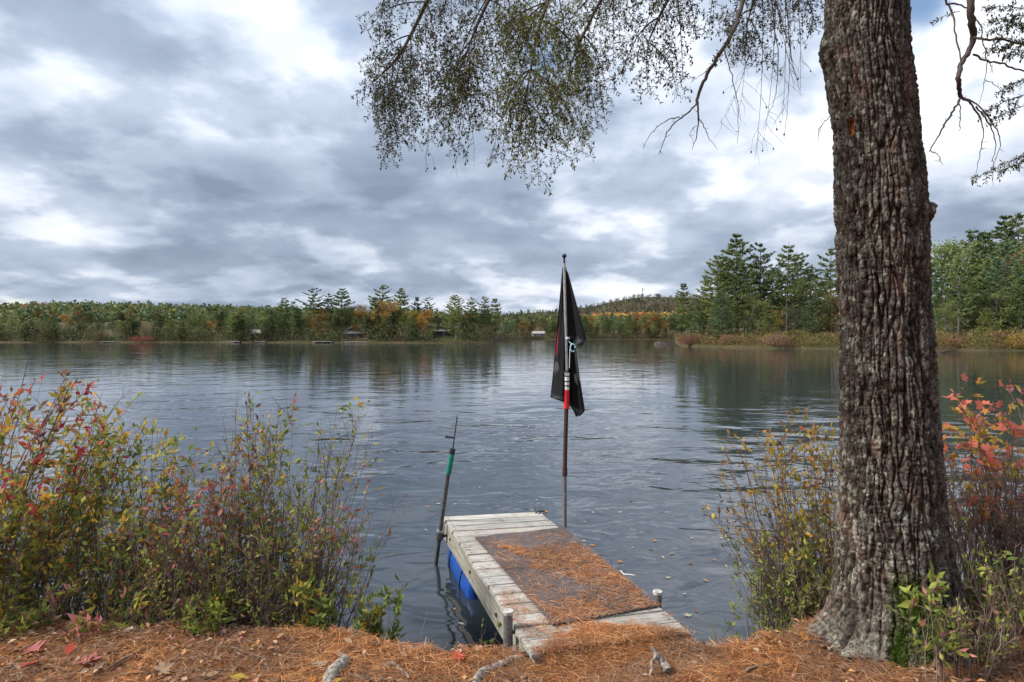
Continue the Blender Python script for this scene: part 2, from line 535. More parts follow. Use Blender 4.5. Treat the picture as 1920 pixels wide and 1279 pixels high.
# hills: crest rows by pixel column at a distance
HILLS = [
    ('hill', 'wooded low hill behind the left shore', 330, 640, 8.0,
     [(-3500, 600), (-1500, 590), (-300, 578), (0, 575), (150, 572), (300, 576), (420, 581), (560, 588), (700, 598), (900, 612)]),
    ('hill', 'autumn hillside shoulder below the far ridge', 480, 900, 8.0,
     [(880, 622), (960, 606), (1040, 596), (1130, 589), (1220, 588), (1300, 588), (1500, 590), (2200, 590), (4500, 600)]),
    ('hill', 'dark distant ridge with a mast on its crest', 1000, 1700, 8.0,
     [(-2500, 610), (0, 602), (500, 597), (900, 588), (960, 584), (1050, 578), (1110, 570), (1150, 560), (1185, 553), (1215, 551), (1290, 553), (1400, 557), (1600, 566), (1900, 576), (3500, 600)]),
]


def hill_z(p, tt, h):
    _, _, y0, y1, ch, crest = h
    cy = np.interp(p, [c[0] for c in crest], [c[1] for c in crest])
    ztop = CAM_H + (Y0 - cy) / F * y1 - ch
    return 6 + (ztop - 6) * tt ** 0.85


for h in HILLS:
    px_ = np.linspace(h[5][0][0], h[5][-1][0], 160)
    V = []
    for tt in np.linspace(0, 1.25, 16):
        Y = h[2] + (h[3] - h[2]) * tt
        z = hill_z(px_, min(tt, 1.0), h) * (1 - max(0, tt - 1) * 2.2)
        V.append(np.stack([(px_ - 960) / F * Y, np.full_like(px_, Y), z], -1))
    n = 160
    i = (np.arange(15)[:, None] * n + np.arange(n - 1)[None]).ravel()
    obj(h[0], mesh(h[0], np.vstack(V), [np.stack([i, i + 1, i + n + 1, i + n], -1)], M['land'], smooth=True), kind='structure', label=h[1])

# ---------------------------------------------------------------- distant forest on the hills (one mass)
def ico():
    bm = bmesh.new(); bmesh.ops.create_icosphere(bm, subdivisions=2, radius=1)
    V = np.array([v.co[:] for v in bm.verts]); Fc = np.array([[v.index for v in f.verts] for f in bm.faces]); bm.free()
    return V, Fc


IV, IF = ico()


def crown_mass(name, label, pts, hs, cols, conic, rng, per=36):
    n = len(pts)
    u = nrm(rng.normal(size=(n, per, 3))) * rng.uniform(.55, 1, (n, per, 1))
    tz_ = (u[..., 2] + 1) / 2
    rad = np.where(conic[:, None], (1.08 - tz_) * .30, .34) * hs[:, None]
    pos = np.stack([u[..., 0] * rad, u[..., 1] * rad, (tz_ * np.where(conic[:, None], 1.0, .85) + .08) * hs[:, None]], -1) + pts[:, None]
    c = cols[:, None] * rng.uniform(.65, 1.35, (n, per, 1)) * rng.uniform(.8, 1.2, (n, 1, 1))
    L = np.repeat(hs, per) * rng.uniform(.13, .24, n * per)
    B = Buf()
    d = rng.normal(size=(n * per, 3)); d[:, 2] = d[:, 2] * .6 + .3
    B.leaves(pos.reshape(-1, 3), d, L, L * .75, np.clip(c.reshape(-1, 3), 0, 1), rng=rng)
    return obj(name, B.mesh(name, M['tree_leaf']), kind='stuff', label=label, category='forest')


GREENS = np.array([(.115, .15, .06), (.14, .17, .06), (.085, .13, .065), (.18, .19, .065), (.11, .155, .08)])
AUTUMN = np.array([(.36, .20, .035), (.40, .26, .05), (.30, .13, .03), (.24, .17, .04), (.28, .09, .035), (.20, .16, .045)])
DULL = np.array([(.10, .062, .045), (.085, .055, .04), (.05, .06, .045), (.045, .062, .05)])
for hi, (h, num) in enumerate(zip(HILLS, (3900, 4200, 6200))):
    rng = np.random.default_rng(50 + hi)
    p0 = max(h[5][0][0], -480); p1 = min(h[5][-1][0], 2350)
    pp = rng.uniform(p0, p1, num); tt = rng.uniform(0.0, 1.04, num) ** .9
    Y = h[2] + (h[3] - h[2]) * tt
    z = hill_z(pp, np.minimum(tt, 1), h)
    pts = np.stack([(pp - 960) / F * Y, Y, z - 1.5], -1)
    hs = rng.uniform(8, 14, num)
    n1 = fbm(pts[:, 0] / 90, pts[:, 1] / 70, 3, 77)
    r = rng.uniform(size=num)
    cols = GREENS[rng.integers(0, 5, num)].copy(); con = r < .65
    if hi == 0:
        m_ = (r < .20) & (n1 > .45); cols[m_] = AUTUMN[rng.integers(0, 6, m_.sum())] * .55; con[m_] = False
        m2 = (pp < 90) & (tt > .45) & (r < .8); cols[m2] = np.array([(.26, .12, .07)]); con[m2] = False
    elif hi == 1:
        m_ = (tt > .40) & (r < .85) & (pp > 980); cols[m_] = AUTUMN[rng.integers(0, 6, m_.sum())] * 1.7; con[m_] = False  # sunlit band put into the colour: autumn crowns brightened here
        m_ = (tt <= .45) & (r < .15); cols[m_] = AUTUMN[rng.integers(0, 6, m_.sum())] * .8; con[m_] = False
    else:
        m_ = (r < .8) & (pp > 1080); cols[m_] = DULL[rng.integers(0, 4, m_.sum())] * 1.2; con[m_] = r[m_] < .3  # cloud shadow over the ridge put into the dull crown colours
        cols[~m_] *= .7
    crown_mass('distant_forest', ['mixed green and rust forest on the low left hill', 'golden autumn forest with a sunlit band put into its colours', 'bare-looking forest on the distant ridge, coloured dark for cloud shadow'][hi], pts, hs, cols, con, rng)

# ---------------------------------------------------------------- tree prototypes
def pine_proto(seed, H=1.0, bare=0.18, width=0.22, whorls=26, plume=1.0, droop=0.0, irregular=0.25):
    """white-pine like tree of unit height: layered plumes with gaps; returns (trunk mesh, crown mesh)"""
    rng = np.random.default_rng(seed)
    T = Buf(); C = Buf()
    zs = np.linspace(0, 1, 9)
    wob = np.cumsum(rng.normal(0, .004, (9, 2)), 0); wob -= wob[0]
    tp = np.column_stack([wob, zs])
    T.tube(tp, np.interp(zs, [0, .1, 1], [.0165, .0125, .0016]), 6)
    for k in range(whorls):
        z = bare + (1 - bare) * (k + rng.uniform(-.3, .3)) / whorls
        if z > .99: continue
        rel = (z - bare) / (1 - bare)
        prof = (np.interp(rel, [0, .12, .35, .75, 1], [.65, .92, 1.0, .55, .08])) * width
        nb = rng.integers(5, 8)
        a0 = rng.uniform(0, 6.28)
        for j in range(nb):
            if rng.uniform() < irregular * .5: continue
            a = a0 + j * 6.283 / nb + rng.uniform(-.3, .3)
            L = prof * rng.uniform(1 - irregular * 1.4, 1 + irregular * .5)
            d = np.array([math.cos(a), math.sin(a), 0])
            rise = rng.uniform(.05, .22) + .25 * rel - droop
            c0 = np.array([np.interp(z, zs, tp[:, 0]), np.interp(z, zs, tp[:, 1]), z])
            s = np.linspace(0, 1, 5)[:, None]
            pts = c0 + d * L * s + np.array([0, 0, 1]) * (L * rise * s + L * .16 * s ** 2.5)
            T.tube(pts, np.linspace(.0035, .0008, 5) * (.5 + L / width * .6), 4)
            nt = max(5, int(16 * plume * (.4 + L / width)))
            tt = rng.uniform(.30, 1.03, nt)
            q = c0 + d * L * tt[:, None] + np.array([0, 0, 1]) * (L * rise * tt + L * .16 * tt ** 2.5)[:, None]
            lat = np.array([-d[1], d[0], 0])
            q = q + lat * (rng.uniform(-1, 1, nt) * L * .34 * (1.15 - tt))[:, None] + np.array([0, 0, 1]) * rng.normal(0, .0035, nt)[:, None]
            m_ = 7
            pos = np.repeat(q, m_, 0)
            dr = d * .8 + rng.normal(0, .55, (nt * m_, 3)) * [1, 1, .55] + np.array([0, 0, .30])
            shade = np.repeat(rng.uniform(.7, 1.3, nt), m_) * rng.uniform(.85, 1.15, nt * m_)
            C.leaves(pos, dr, rng.uniform(.017, .031, nt * m_), rng.uniform(.006, .011, nt * m_), shade[:, None] * np.ones(3), rng=rng)
    return T.mesh('trunk', M['bark_far']), C.mesh('crown', M['tree_leaf'])


def broad_proto(seed, spread=.33, bare=.16, n=2600, tall=1.0):
    """rounded deciduous tree of unit height with limbs and leaf clumps"""
    rng = np.random.default_rng(seed)
    T = Buf(); C = Buf()
    zs = np.linspace(0, .86, 8)
    wob = np.cumsum(rng.normal(0, .008, (8, 2)), 0); wob -= wob[0]
    tp = np.column_stack([wob, zs])
    T.tube(tp, np.interp(zs, [0, .1, .86], [.017, .012, .002]), 6)
    clumps = []
    for k in range(24):
        z = rng.uniform(bare, .82); a = rng.uniform(0, 6.28)
        rel = (z - bare) / (1 - bare)
        L = spread * np.interp(rel, [0, .3, .7, 1], [.6, 1, .75, .3]) * rng.uniform(.6, 1.1)
        d = np.array([math.cos(a), math.sin(a), rng.uniform(.5, 1.1)])
        c0 = np.array([np.interp(z, zs, tp[:, 0]), np.interp(z, zs, tp[:, 1]), z])
        s = np.linspace(0, 1, 5)[:, None]
        pts = c0 + d * L * .85 * s + rng.normal(0, .008, (5, 3)) * s
        pts[:, 2] = np.minimum(pts[:, 2], .97)
        T.tube(pts, np.linspace(.0055, .001, 5), 4)
        for tt in (.5, .75, 1.0):
            clumps.append(c0 + d * L * .85 * tt + rng.normal(0, .02, 3))
    clumps = np.array(clumps); clumps[:, 2] = np.minimum(clumps[:, 2], .95)
    idx = rng.integers(0, len(clumps), n)
    cs = rng.uniform(.7, 1.3, len(clumps))
    pos = clumps[idx] + rng.normal(0, .036, (n, 3)) * np.array([1, 1, .75])
    C.leaves(pos, rng.normal(size=(n, 3)), rng.uniform(.016, .03, n), rng.uniform(.011, .021, n), (cs[idx] * rng.uniform(.8, 1.2, n))[:, None] * np.ones(3), rng=rng)
    return T.mesh('trunk', M['bark_far']), C.mesh('crown', M['tree_leaf'])


PINES = [pine_proto(1, whorls=18), pine_proto(2, bare=.30, width=.21, whorls=13, irregular=.45), pine_proto(3, bare=.10, width=.26, whorls=18, plume=1.1),
         pine_proto(4, bare=.42, width=.21, whorls=10, irregular=.5), pine_proto(5, bare=.05, width=.24, whorls=22, droop=.12, plume=1.1),
         pine_proto(6, bare=.22, width=.17, whorls=16, irregular=.35)]
BROAD = [broad_proto(11), broad_proto(12, .28, .2), broad_proto(13, .38, .1, 3200), broad_proto(14, .25, .3, 2000)]


def plant_tree(name, proto, x, y, z, H, wide, color, label, cat, group, rng):
    e = empty(name, (x, y, z - .15), label, cat, group)
    e.scale = (H * wide, H * wide, H)
    e.rotation_euler = (rng.normal(0, .015), rng.normal(0, .015), rng.uniform(0, 6.28))
    obj('trunk', proto[0], e)
    c = obj('crown', proto[1], e); c.color = (*color, 1)
    return e


PINE_G = [(.165, .215, .075), (.205, .25, .075), (.135, .185, .08), (.245, .275, .085), (.15, .215, .10)]
YELLOWS = [(.34, .22, .05), (.42, .22, .04), (.22, .19, .05), (.36, .14, .04), (.17, .17, .05)]
rng = np.random.default_rng(99)
# (pixel column, tree-top row, metres behind the shoreline, kind, colour, label) on the right point
RIGHT = [
    (1283, 527, 6, PINES[5], PINE_G[1], 'slim pine at the tip of the right point beside the rocky islet'),
    (1312, 560, 9, PINES[4], PINE_G[0], 'low bushy pine just behind the slim pine at the point tip'),
    (1345, 475, 14, PINES[2], PINE_G[3], 'broad bright green pine left of the tallest pine on the point'),
    (1382, 437, 16, PINES[0], PINE_G[0], 'tallest pointed pine on the right point'),
    (1352, 545, 5, PINES[4], PINE_G[4], 'young blue green pine at the water in front of the tallest pine'),
    (1425, 450, 20, PINES[3], PINE_G[2], 'thin-topped pine right of the tallest pine on the point'),
    (1440, 560, 8, PINES[4], PINE_G[1], 'rounded low evergreen below the thin-topped pine'),
    (1474, 452, 17, PINES[1], PINE_G[0], 'wide flat-topped pine in the middle of the right point'),
    (1500, 470, 22, PINES[3], PINE_G[2], 'open-crowned pine behind the wide flat-topped pine'),
    (1487, 570, 7, BROAD[1], (.09, .10, .05), 'dull green leafy tree at the foot of the flat-topped pine'),
    (1530, 515, 12, BROAD[2], (.11, .125, .04), 'olive leafy tree left of the big trunk on the point'),
    (1515, 560, 6, PINES[1], PINE_G[2], 'grey green pine with a pale bare stem near the water'),
    (1556, 460, 24, PINES[3], PINE_G[0], 'tall open pine half hidden by the big trunk'),
    (1560, 540, 15, BROAD[0], (.24, .15, .05), 'rusty leafy tree at the left edge of the big trunk'),
    (1458, 575, 12, BROAD[3], YELLOWS[0], 'small yellow leafy tree among the pines of the point'),
    (1408, 590, 9, BROAD[0], (.08, .10, .04), 'round green bushy tree between two pines on the point'),
    (1395, 520, 26, PINES[2], PINE_G[1], 'shaded wide pine deep behind the tallest pine'),
    (1330, 600, 6, BROAD[3], (.16, .11, .05), 'low brown leafy sapling under the broad bright pine'),
    (1600, 480, 20, PINES[2], PINE_G[1], 'pine standing wholly behind the big trunk'),
    (1765, 500, 14, PINES[4], (.16, .24, .11), 'bright blue green pine just right of the big trunk'),
    (1797, 472, 10, PINES[1], (.21, .26, .10), 'pale green pine with a bare white stem right of the trunk'),
    (1775, 445, 30, BROAD[2], PINE_G[1], 'tall dark leafy tree rising behind the blue green pine'),
    (1818, 425, 36, PINES[3], PINE_G[2], 'dark thin-crowned pine on the skyline right of the trunk'),
    (1840, 500, 16, PINES[4], PINE_G[1], 'dense green pine between the pale and the blue pine'),
    (1884, 448, 12, PINES[2], (.16, .24, .12), 'large blue green pine near the right edge'),
    (1860, 440, 38, BROAD[0], (.10, .115, .045), 'olive leafy tree on the skyline behind the blue pine'),
    (1893, 402, 40, PINES[0], PINE_G[2], 'tall dark pine on the skyline near the right edge'),
    (1918, 395, 34, PINES[3], PINE_G[0], 'tallest skyline pine at the right edge of the view'),
    (1912, 455, 26, BROAD[1], (.26, .12, .06), 'rusty red leafy tree at the right edge'),
    (1915, 520, 8, PINES[4], PINE_G[0], 'low dark pine at the right edge by the water'),
    (1735, 470, 24, PINES[0], PINE_G[1], 'green pine at the right side of the big trunk'),
    (1850, 575, 7, PINES[4], PINE_G[3], 'young light green pine by the right shore'),
    (1945, 440, 18, PINES[2], PINE_G[1], 'pine just past the right edge of the view'),
]
for p, top, off, proto, c, lab in RIGHT:
    s = float(right_shore_Y(np.array([p]))[0]); Y = s + off
    z = float(shore_z(off, right_rows)); H = CAM_H + (Y0 - top) / F * Y - z
    plant_tree('leafy_tree' if proto in BROAD else 'pine_tree', proto, (p - 960) / F * Y, Y, z, H, rng.uniform(.95, 1.2), c, lab, 'tree', 'trees on the right point', rng)

# far shore trees by stretch: (px from, px to, rows of tops, count, kinds)
def top_line(p):
    return np.interp(p, [-200, 0, 100, 180, 240, 330, 450, 530, 575, 590, 625, 655, 690, 715, 735, 790, 815, 850, 905, 930, 940, 1000, 1100, 1260],
                     [596, 596, 590, 592, 592, 588, 578, 574, 566, 548, 556, 548, 565, 540, 548, 566, 572, 566, 560, 566, 590, 588, 592, 588])


CLEARINGS = [(832, 20), (668, 17), (1010, 13), (478, 9), (205, 9)]         # open ground before the cottages


def far_row(p0, p1, count, off_lo, off_hi, topadd, autumn, where, group, seed):
    rg = np.random.default_rng(seed)
    ps = np.linspace(p0, p1, count) + rg.uniform(-.5, .5, count) * (p1 - p0) / count
    for p in ps:
        off = rg.uniform(off_lo, off_hi)
        if off < 14 and any(abs(p - q_) < w_ for q_, w_ in CLEARINGS): continue
        Y = float(far_shore_Y(np.array([p]))[0]) + off
        z = float(shore_z(off, far_rows))
        top = float(top_line(p)) + rg.uniform(-7, 20) + topadd
        H = max(4.0, CAM_H + (Y0 - top) / F * Y - z)
        if rg.uniform() < autumn:
            pr = BROAD[rg.integers(0, 4)]; c = np.array(YELLOWS[rg.integers(0, 5)]) * rg.uniform(.55, .9); nm = 'leafy_tree'
            lab = 'rusty autumn tree ' + where
        elif rg.uniform() < .25:
            pr = BROAD[rg.integers(0, 4)]; c = np.array((.17, .20, .065)) * rg.uniform(.8, 1.2); nm = 'leafy_tree'
            lab = 'green leafy tree ' + where
        else:
            pr = PINES[rg.integers(0, 6)]; c = np.array(PINE_G[rg.integers(0, 5)]) * rg.choice([.45, .6, .8, 1.05, 1.25]); nm = 'pine_tree'
            lab = 'dark green pine ' + where
        plant_tree(nm, pr, (p - 960) / F * Y, Y, z, H, rg.uniform(.95, 1.35), c, lab, 'tree', lab + ', alike', rg)


def ordinal(n):
    return '%d%s' % (n, 'th' if 10 <= n % 100 <= 20 else {1: 'st', 2: 'nd', 3: 'rd'}.get(n % 10, 'th'))


def number_from_left(objs):
    """things that share a look are told apart by their place in the row, counted from the left"""
    by = {}
    for o in objs: by.setdefault(o['label'], []).append(o)
    for lab, os_ in by.items():
        if len(os_) < 2: continue
        os_.sort(key=lambda o: o.location.x / o.location.y)
        for k, o in enumerate(os_): o['label'] = lab + ', ' + ordinal(k + 1) + ' from the left'


far_row(-260, 560, 96, 2, 9, 8, .08, 'at the water on the left shore', '', 1)
far_row(-260, 560, 76, 12, 30, -3, .10, 'in the rear rank of the left shore', '', 2)
far_row(560, 935, 34, 4, 10, 30, .15, 'at the water on the middle peninsula', '', 3)
far_row(565, 930, 30, 12, 24, 13, .28, 'in the middle rank of the peninsula', '', 4)
far_row(945, 1290, 52, 3, 14, 6, .08, 'at the water of the far centre shore', '', 5)
far_row(950, 1290, 34, 20, 50, 2, .2, 'in the rear rank of the far centre shore', '', 6)
TALL = [(588, 543, 12, PINES[3], PINE_G[2], 'tall spiky pine at the left end of the middle peninsula'),
        (612, 553, 14, PINES[1], (.10, .11, .07), 'pale-stemmed thin pine second from the peninsula left end'),
        (640, 546, 9, PINES[0], PINE_G[4], 'full blue green pine third from the peninsula left end'),
        (672, 575, 10, BROAD[0], (.34, .19, .045), 'golden leafy tree right of the full blue green pine'),
        (717, 537, 16, PINES[3], PINE_G[0], 'tallest flat-topped pine in the middle of the peninsula'),
        (730, 565, 8, BROAD[2], (.36, .22, .05), 'large golden tree in front of the tallest peninsula pine'),
        (748, 545, 14, PINES[0], PINE_G[1], 'pointed green pine right of the tallest peninsula pine'),
        (702, 560, 12, PINES[5], PINE_G[0], 'narrow dark pine left of the tallest peninsula pine'),
        (782, 560, 15, PINES[5], PINE_G[2], 'thin pine poking above the yellow trees of the peninsula'),
        (801, 561, 16, PINES[3], PINE_G[2], 'round-topped pine above the orange tree'),
        (803, 585, 8, BROAD[0], (.46, .23, .04), 'bright orange leafy tree right of the middle of the peninsula'),
        (770, 583, 9, BROAD[1], (.30, .24, .05), 'yellow leafy tree left of the bright orange tree'),
        (850, 556, 12, PINES[2], PINE_G[3], 'broad light green pine above the grey-roofed cottage'),
        (882, 560, 12, PINES[1], PINE_G[0], 'pine right of the broad light green one on the peninsula'),
        (908, 559, 10, PINES[3], PINE_G[0], 'tall pine second from the peninsula tip'),
        (928, 563, 9, PINES[5], PINE_G[1], 'last pine at the right tip of the peninsula'),
        (533, 564, 12, PINES[0], PINE_G[0], 'pointed pine left of the peninsula rising above the left shore'),
        (245, 595, 5, PINES[4], (.13, .15, .07), 'pale light green pine beside the red shrub on the left shore')]
for p, top, off, proto, c, lab in TALL:
    Y = float(far_shore_Y(np.array([p]))[0]) + off
    z = float(shore_z(off, far_rows)); H = CAM_H + (Y0 - top + 6) / F * Y - z
    plant_tree('leafy_tree' if proto in BROAD else 'pine_tree', proto, (p - 960) / F * Y, Y, z, H, rng.uniform(1., 1.3), c, lab, 'tree', 'tall trees of the far shore', rng)

rg = np.random.default_rng(8)
for p, top, off in [(1296, 575, 16), (1318, 585, 20), (1328, 520, 24), (1362, 500, 30), (1372, 560, 10), (1400, 480, 30), (1412, 545, 14), (1432, 520, 30), (1450, 500, 26), (1462, 545, 20), (1490, 520, 28), (1505, 535, 16), (1520, 500, 32), (1538, 550, 22), (1550, 520, 30),
                    (1770, 560, 8), (1785, 520, 20), (1808, 540, 22), (1825, 480, 28), (1832, 560, 12), (1852, 500, 26), (1868, 540, 10), (1876, 480, 30), (1898, 500, 22), (1905, 560, 14), (1926, 470, 28), (1790, 455, 40), (1845, 430, 44), (1970, 480, 10), (1990, 420, 24), (2020, 500, 12), (2050, 430, 26), (2085, 470, 14), (2120, 420, 28), (2160, 480, 12), (2200, 440, 22)]:
    Y = float(right_shore_Y(np.array([p]))[0]) + off; z = float(shore_z(off, right_rows)); H = CAM_H + (Y0 - top) / F * Y - z
    side = 'on the point left of the big trunk' if p < 1600 else 'on the shore right of the big trunk'
    if rg.uniform() < .3:
        plant_tree('leafy_tree', BROAD[rg.integers(0, 4)], (p - 960) / F * Y, Y, z, H, 1.1, np.array((.17, .19, .065)) * rg.uniform(.8, 1.3), 'low leafy tree ' + side, 'tree', 'trees on the right point', rg)
    else:
        plant_tree('pine_tree', PINES[[0, 2, 4, 5][rg.integers(0, 4)]], (p - 960) / F * Y, Y, z, H, rg.uniform(1, 1.3), np.array(PINE_G[rg.integers(0, 5)]) * rg.uniform(.8, 1.1), 'background pine ' + side, 'tree', 'trees on the right point', rg)
number_from_left([o for o in col.objects if o.get('category') == 'tree'])

# brush along the far shores
def scrub(name, label, pxs, Yf, rows, off, hgt, pal, n, size, seed):
    rg = np.random.default_rng(seed)
    p = rg.uniform(pxs[0], pxs[1], n); o = rg.uniform(off[0], off[1], n)
    Y = Yf(p) + o; z = shore_z(o, rows)
    cl = fbm(p * .04, o * .3, 3, seed)
    hh = rg.uniform(0, 1, n) ** 1.3 * hgt * (.4 + 1.2 * cl)
    pos = np.stack([(p - 960) / F * Y, Y, z + hh], -1)
    for q_, w_ in CLEARINGS: hh = np.where(np.abs(p - q_) < w_, hh * .12, hh)
    pos[:, 2] = z + hh
    pal = np.array(pal)
    k = np.clip((fbm(p * .025, o * .25, 3, seed + 3) * 1.7 - .35 + rg.normal(0, .13, n)), 0, .999) * len(pal)
    B = Buf(); d = rg.normal(size=(n, 3)); d[:, 2] = np.abs(d[:, 2]) + .4
    B.leaves(pos, d, rg.uniform(.6, 1.4, n) * size, rg.uniform(.25, .55, n) * size, pal[k.astype(int)] * rg.uniform(.7, 1.3, (n, 1)), rng=rg)
    return obj(name, B.mesh(name, M['tree_leaf']), kind='stuff', label=label, category='brush')


scrub('shore_brush', 'yellow green and russet brush along the right point', (1264, 2250), right_shore_Y, right_rows, (.2, 9), 1.9,
      [(.10, .12, .04), (.24, .21, .055), (.17, .17, .05), (.30, .13, .09), (.13, .14, .045), (.22, .10, .06), (.27, .23, .06)], 38000, .30, 61)
scrub('shore_brush', 'russet and olive brush along the far left shore', (-80, 940), far_shore_Y, far_rows, (.2, 14), 4.2,
      [(.16, .10, .055), (.12, .145, .055), (.10, .13, .055), (.11, .12, .05), (.22, .18, .08)], 30000, .55, 62)
scrub('shore_brush', 'olive brush along the far centre shore', (945, 1300), far_shore_Y, far_rows, (.2, 12), 3.0,
      [(.15, .125, .07), (.12, .145, .055), (.18, .13, .075), (.23, .20, .075)], 8000, .8, 63)

# ---------------------------------------------------------------- small things on the far shores
def mbox(name, lo, hi, mat, parent, bevel=0.0, **kw):
    return prim(name, lambda bm: box(bm, lo, hi, bevel), mat, parent, **kw)


M['cottage_wall'] = simple('cottage_wall', (0.10, 0.07, 0.05), .8, scale=2)
M['cottage_pale'] = simple('cottage_pale', (0.36, 0.345, 0.32), .8, scale=2, var=.1)
M['roof'] = simple('roof', (0.30, 0.28, 0.27), .8, scale=3)
M['pane'] = simple('pane', (0.03, 0.035, 0.04), .1, .6)
M['far_plank'] = simple('far_plank', (0.42, 0.40, 0.37), .8, scale=2)
M['rock'] = simple('rock', (0.085, 0.075, 0.068), .9, var=.45, scale=2, bump=.1)
M['hull'] = simple('hull', (0.75, 0.75, 0.74), .4, .5, var=.05)


def cottage(px, Y, z, wd, dp, ht, wall, label, nwin=3):
    e = empty('cottage', ((px - 960) / F * Y, Y, z - .2), label, 'cottage')
    mbox('wall', (-wd / 2, 0, 0), (wd / 2, dp, ht), wall, e)

    def roof(bm):
        o, rh, th = .5, ht * .55, .18
        pts = [(-wd / 2 - o, -o, ht - .1), (wd / 2 + o, -o, ht - .1), (wd / 2 + o, dp / 2, ht + rh), (-wd / 2 - o, dp / 2, ht + rh), (-wd / 2 - o, dp + o, ht - .1), (wd / 2 + o, dp + o, ht - .1)]
        lo = [bm.verts.new(p) for p in pts]; hi = [bm.verts.new((p[0], p[1], p[2] + th)) for p in pts]
        for q in ((0, 1, 2, 3), (3, 2, 5, 4)):
            bm.faces.new([hi[i] for i in q]); bm.faces.new([lo[i] for i in reversed(q)])
        for a, c in ((0, 1), (1, 2), (2, 5), (5, 4), (4, 3), (3, 0)):
            bm.faces.new([lo[a], lo[c], hi[c], hi[a]])
    prim('roof', roof, M['roof'], e)
    for k in range(nwin):
        x = -wd / 2 + wd * (k + .5) / nwin
        f = mbox('window', (x - .55, -.06, ht * .38), (x + .55, .02, ht * .82), M['far_plank'], e)
        mbox('pane', (x - .45, -.08, ht * .43), (x + .45, -.04, ht * .77), M['pane'], f)
    mbox('porch_deck', (-wd / 2, -2.2, .1), (wd / 2, -.1, .28), M['far_plank'], e)
    for k in range(4):
        x = -wd / 2 + .1 + (wd - .2) * k / 3
        mbox('porch_post', (x - .07, -2.15, -.3), (x + .07, -2.0, ht * .45), M['far_plank'], e)
    return e


cottage(832, 186, 1.1, 9, 6, 2.7, M['cottage_wall'], 'dark brown cottage with grey roof under the pines of the peninsula')
cottage(668, 184, 0.9, 8, 5, 2.2, M['cottage_wall'], 'low dark cottage at the left end of the peninsula', 3)
cottage(1010, 372, 1.2, 8, 6, 2.6, M['cottage_pale'], 'small white cottage on the far centre shore left of the flag', 2)
cottage(478, 196, 1.2, 3.4, 4, 2.0, M['cottage_pale'], 'tiny white cabin among the trees of the left shore', 2)


def far_dock(px, Y, w_, label):
    e = empty('far_dock', ((px - 960) / F * Y, Y, 0), label, 'dock')
    n = max(3, int(w_ / 1.6))
    for k in range(n):
        x = -w_ / 2 + w_ * k / n
        mbox('plank', (x + .02, -1.2, .32), (x + w_ / n - .03, .6, .44), M['far_plank'], e)
    for x in (-w_ / 2 + .3, 0, w_ / 2 - .3):
        mbox('post', (x - .07, -1.0, -.6), (x + .07, -.86, .31), M['far_plank'], e)


far_dock(606, 177.5, 6.0, 'pale low dock at the left end of the peninsula')
far_dock(668, 173.5, 6.5, 'long grey dock in front of the low dark cottage')
far_dock(440, 183.5, 4.0, 'short dock at the right part of the left shore')
far_dock(205, 185, 4.5, 'small grey dock left of the red shrub')


def rowboat(px, Y, L, label):
    e = empty('rowboat', ((px - 960) / F * Y, Y, .0), label, 'boat')

    def hull(bm):
        n = 11; rows = []
        for i in range(n):
            s = i / (n - 1); x = (s - .5) * L
            wd = .62 * math.sin(math.pi * min(1, .18 + s * .82)) ** .6 + .02; sh = .42 + .18 * (s - .5) ** 2 * 4
            rows.append([bm.verts.new((x, yy * wd, zz_)) for yy, zz_ in ((-1, sh), (-.8, .1), (0, -.08), (.8, .1), (1, sh), (.92, sh), (.7, .16), (0, .04), (-.7, .16), (-.92, sh))])
        for a, c in zip(rows, rows[1:]):
            for j in range(10): bm.faces.new([a[j], a[(j + 1) % 10], c[(j + 1) % 10], c[j]])
        bm.faces.new(rows[0]); bm.faces.new(list(reversed(rows[-1])))
    prim('hull', hull, M['hull'], e)
    for x in (-.2 * L, .15 * L): mbox('thwart', (x - .12, -.5, .27), (x + .12, .5, .31), M['far_plank'], e)


rowboat(488, 185, 3.2, 'white boat on the bank of the left shore')
rowboat(868, 176.5, 3.6, 'pale boat on the peninsula shore right of the cottage')


def blob_rock(name, loc, sx, sy, sz, mat, seed, parent=None, **kw):
    rg = np.random.default_rng(seed)
    V = IV * (1 + rg.uniform(-.2, .2, (len(IV), 1))) * [sx, sy, sz]
    o = obj(name, mesh(name, V, [IF], mat), parent, **kw)
    o.location = loc
    return o


islet = P(1240, 645, 146)
blob_rock('islet_rock', (islet[0], islet[1], -.1), 2.3, 1.3, .95, M['rock'], 5, label='dark low rocky islet off the tip of the right point', category='rock')
B = Buf(); rg = np.random.default_rng(4); n = 900
pos = np.column_stack([islet[0] + rg.normal(0, .9, n), islet[1] + rg.normal(0, .6, n), .25 + rg.uniform(0, .7, n)])
B.leaves(pos, rg.normal(size=(n, 3)) + [0, 0, .8], rg.uniform(.15, .35, n), .1, np.array([(.09, .10, .04), (.2, .10, .05), (.12, .07, .04)])[rg.integers(0, 3, n)], rng=rg)
obj('islet_shrub', B.mesh('islet_shrub', M['tree_leaf']), label='brown and olive shrub growing on the rocky islet', category='shrub')


